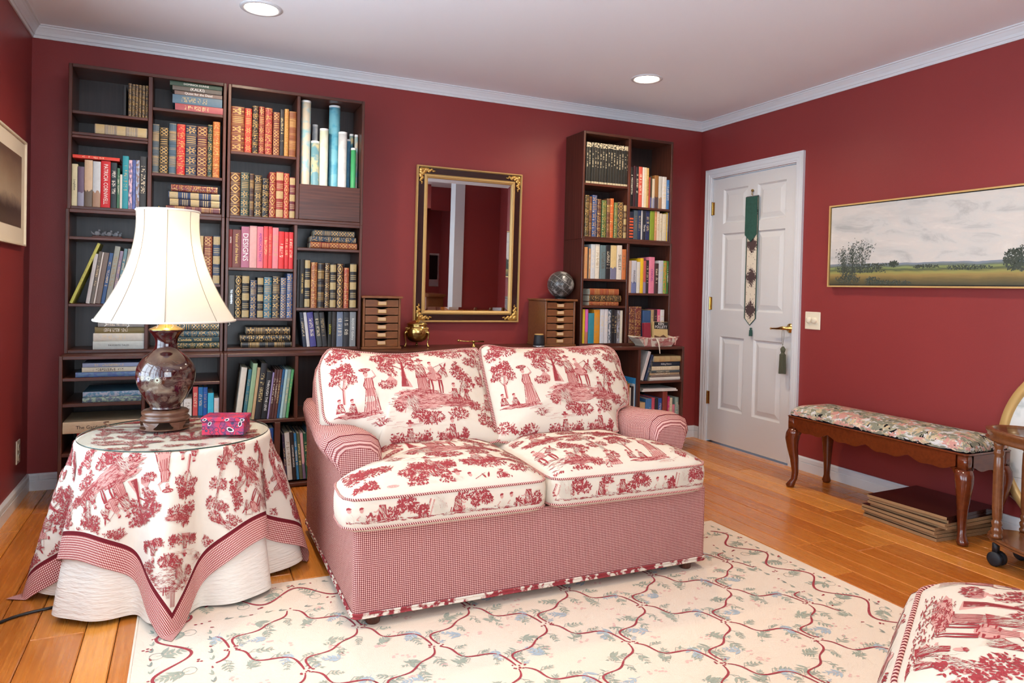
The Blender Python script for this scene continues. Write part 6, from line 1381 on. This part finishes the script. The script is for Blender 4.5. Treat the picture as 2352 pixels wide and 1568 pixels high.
# ------------------------------------------------------------------ pictures
def wallpic(name, label, cat, x, sgn, y0, y1, z0, z1, fw, dep, fmat): pass
pt = thing('landscape_painting', 'wide oil painting of cloudy fields in a thin gold frame', 'painting', (W, -1.94, 1.18)); y0, y1, z0, z1 = -2.62, -1.266, 1.18, 1.676
def pframe(name, mat, par, x0, dep, fw, y0, y1, z0, z1, sg=-1):
    rings = [[(x0+sg*x, y0+d, z0+d), (x0+sg*x, y1-d, z0+d), (x0+sg*x, y1-d, z1-d), (x0+sg*x, y0+d, z1-d)] for d, x in ((0, 0), (0, dep), (fw, dep), (fw, dep-.012), (fw+.004, dep-.012))]
    return mk(name, *loft(rings, True, flip=sg > 0), mat, par)
pframe('frame', 'giltpaint', pt, W-.001, .040, .009, y0, y1, z0, z1)
mk('inner_gap', *box(W-.030, W-.004, y0+.009, y1-.009, z0+.009, z1-.009), 'black', pt)
a0, a1, b0, b1 = y0+.014, y1-.014, z0+.014, z1-.014
mk('canvas', [(W-.034, a1, b0), (W-.034, a0, b0), (W-.034, a0, b1), (W-.034, a1, b1)], [(0, 1, 2, 3)], 'painting', pt, uv=[(0, 0), (1, 0), (1, 1), (0, 1)])
TP = Toile(5); r_ = TP.r
def tree_p(u, v, h, n, sx=1):     # units: metres on the canvas
    for k in range(6):
        a = pi/2+r_.uniform(-.55, .55); p = [(u, v)]
        for q in (1, 2, 3): p.append((u+cos(a)*h*.27*q*sx+r_.gauss(0, .004), v+sin(a)*h*.27*q))
        TP.stroke(p, .003, .001)
        for q in range(int(n*1.6)):
            t = r_.uniform(.35, 1.15); TP.leaf(u+cos(a)*h*.8*t*sx+r_.gauss(0, .014), v+sin(a)*h*.8*t+r_.gauss(0, .012), r_.uniform(0, 6.3), r_.uniform(.007, .013), r_.uniform(.0014, .0028), 0 if r_.random() < .6 else 1)
tree_p(.105, .07, .15, 26); tree_p(.165, .07, .17, 30); tree_p(.215, .08, .19, 18); tree_p(.14, .02, .09, 26)
def bush(u, v, rx_, ry_, n):
    for q in range(int(n*1.6)): a = r_.uniform(0, 6.3); k = sqrt(r_.random()); TP.leaf(u+rx_*k*cos(a), v+ry_*k*sin(a), r_.uniform(0, 6.3), .010, .0028, 0 if r_.random() < .75 else 1)
bush(.43, .118, .025, .016, 90); bush(1.06, .125, .045, .05, 260); bush(1.11, .13, .05, .06, 260); bush(.62, .100, .07, .006, 60); bush(.2, .098, .16, .008, 130); bush(.30, .115, .10, .006, 70); bush(.13, .03, .09, .025, 120); bush(.30, .02, .05, .025, 80); bush(.42, .012, .12, .012, 110); bush(.22, .078, .17, .006, 90); bush(.85, .092, .12, .008, 90)
printed('painted_trees', pt, TP.P, lambda a, b, t: (None if not (0 < a < a1-a0 and 0 < b < b1-b0) else Vector((W-.0345-(.0004, .0002, .0005)[t]-JIT[0], a1-a, b0+b))-pt.location), ('foliage', 'foliage2', 'foliage2'))
lp = thing('framed_photograph', 'sepia landscape photograph in a wide cream mount on left wall', 'picture', (0, -.56, 1.28)); y0, y1, z0, z1 = -.92, -.212, 1.278, 1.79
pframe('frame', 'plate', lp, .001, .022, .008, y0, y1, z0, z1, 1)
mk('mount', [(.014, y0+.008, z0+.008), (.014, y1-.008, z0+.008), (.014, y1-.008, z1-.008), (.014, y0+.008, z1-.008)], [(0, 1, 2, 3)], 'mat', lp)
e = .085; mk('photograph', [(.0155, y0+e, z0+e), (.0155, y1-e, z0+e), (.0155, y1-e, z1-e), (.0155, y0+e, z1-e)], [(0, 1, 2, 3)], 'sepia', lp, uv=[(0, 0), (1, 0), (1, 1), (0, 1)])
mk('backing', *box(.001, .010, y0+.004, y1-.004, z0+.004, z1-.004), 'black', lp)
# ------------------------------------------------------------------ door hangings, switch, outlet
bp = thing('bell_pull', 'long tapestry bell pull with green flap hanging on the door', 'wall hanging', (W+.004, -.578, .93)); xf = W+.0035
mk('hook', *join(ball(xf-.012, -.572, 1.855, .010, n=12, m=8), tube([(xf, -.572, 1.85), (xf-.014, -.572, 1.848), (xf-.015, -.572, 1.825), (xf-.008, -.572, 1.822)], .003, 6)), 'oldbrass', bp, True)
mk('hanger_bar', *tube([(xf-.008, -.512, 1.815), (xf-.008, -.632, 1.815)], .003, 8), 'silver', bp)
def strip(y0, y1, zt, zb, tip, x, nz=10):
    P = [(x, y0, lerp(zt, zb, k/nz)) for k in range(nz+1)]+[(x, (y0+y1)/2, tip)]+[(x, y1, lerp(zb, zt, k/nz)) for k in range(nz+1)]
    return P
P = strip(-.518, -.628, 1.812, .955, .905, xf-.004)
mk('tapestry_strip', *loft([[(x+.003, y, z) for x, y, z in P], P], True, False, True), 'stole', bp, uv=[((y+.628)/.11, (z-.9)/.92) for x, y, z in P]*2)
pipe('strip_edging', P, .003, bp, 'velvet', True)
P = strip(-.505, -.620, 1.814, 1.545, 1.495, xf-.010); mk('velvet_flap', *loft([[(x+.003, y, z) for x, y, z in P], P], True, False, True), 'velvet', bp)
def tassel(par, x, y, zt, zb, r, mat):
    mk('tassel', *join(lathe([(.3*r, 0), (r*.9, -(zt-zb)*.10), (r*.7, -(zt-zb)*.2), (r*.55, -(zt-zb)*.24), (r*.85, -(zt-zb)*.3), (r, -(zt-zb)*.65), (r*1.08, -(zt-zb))][::-1], x, y, zt, 16)), mat, par, True)
    n = 16; mk('tassel_threads', *join(*[tube([(x+r*.9*cos(q*2*pi/n), y+r*.9*sin(q*2*pi/n), zt-(zt-zb)*.3), (x+r*1.1*cos(q*2*pi/n), y+r*1.1*sin(q*2*pi/n), zb-.004)], r*.16, 5) for q in range(n)]), mat, par)
tassel(bp, xf-.014, -.596, .890, .833, .010, 'tasselgreen')
tt = thing('door_tassel', 'olive green tassel hanging from the brass door lever', 'tassel', (W-.043, -.932, .61))
mk('loop_cord', *tube(spline([(W-.043, -.920, .898), (W-.043, -.918, .85), (W-.043, -.926, .79), (W-.043, -.934, .85), (W-.043, -.930, .898)], 5), .0013, 5), 'tassel', tt)
tassel(tt, W-.040, -.926, .785, .608, .019, 'tassel')
sw = thing('dimmer_switch', 'cream double dimmer switch plate right of the door', 'switch', (W, -1.131, .91))
mk('plate', *cbox(W-.007, W, -1.191, -1.071, .909, 1.021, .003), 'plate', sw)
for y in (-1.107, -1.15):
    mk('knob', *join(([(W-.007-z, y+r*cos(t*pi/10), .967+r*sin(t*pi/10)) for r, z in ((.019, 0), (.018, .012), (.014, .016)) for t in range(20)], [(i*20+j, i*20+(j+1) % 20, (i+1)*20+(j+1) % 20, (i+1)*20+j) for i in range(2) for j in range(20)]+[tuple(range(40, 60))])), 'plate', sw, True)
ol = thing('wall_outlet', 'cream electrical outlet low on the left wall', 'outlet', (0, -.235, .2))
mk('plate', *cbox(0, .006, -.272, -.200, .200, .316, .002), 'plate', ol)
for z in (.232, .284):
    s_ = mk('socket', *cbox(.006, .0085, -.252, -.220, z-.016, z+.016, .003), 'plate', ol); mk('slots', *join(box(.0084, .0088, -.246, -.243, z-.005, z+.006), box(.0084, .0088, -.230, -.227, z-.005, z+.006)), 'dark', s_)
# ------------------------------------------------------------------ desk with a computer, seen only in the mirror
dk_ = thing('computer_desk', 'wooden computer desk reflected in the mirror', 'desk', (3.3, -5.0, 0))
mk('desk_top', *cbox(2.75, 3.95, -5.35, -4.75, .86, .895), 'chest', dk_)
for x in (2.77, 3.55): mk('pedestal', *cbox(x, x+.38, -5.33, -4.80, .0005, .859), 'chest', dk_)
cp = thing('computer', 'white all-in-one desktop computer on the desk', 'computer', (3.62, -5.05, .895))
mk('stand', *join(box(3.50, 3.74, -5.14, -4.96, .8955, .903), box(3.56, 3.68, -5.11, -5.095, .903, 1.05)), 'silver', cp)
mk('case', *cbox(3.30, 3.94, -5.095, -5.055, .99, 1.45, .006), 'silver', cp); mk('screen', *box(3.325, 3.915, -5.0549, -5.053, 1.09, 1.425), 'screen', cp)
tag(mk('keyboard', *cbox(3.36, 3.70, -4.93, -4.82, .8953, .91), 'silver'), 'slim white keyboard on the computer desk', 'keyboard')
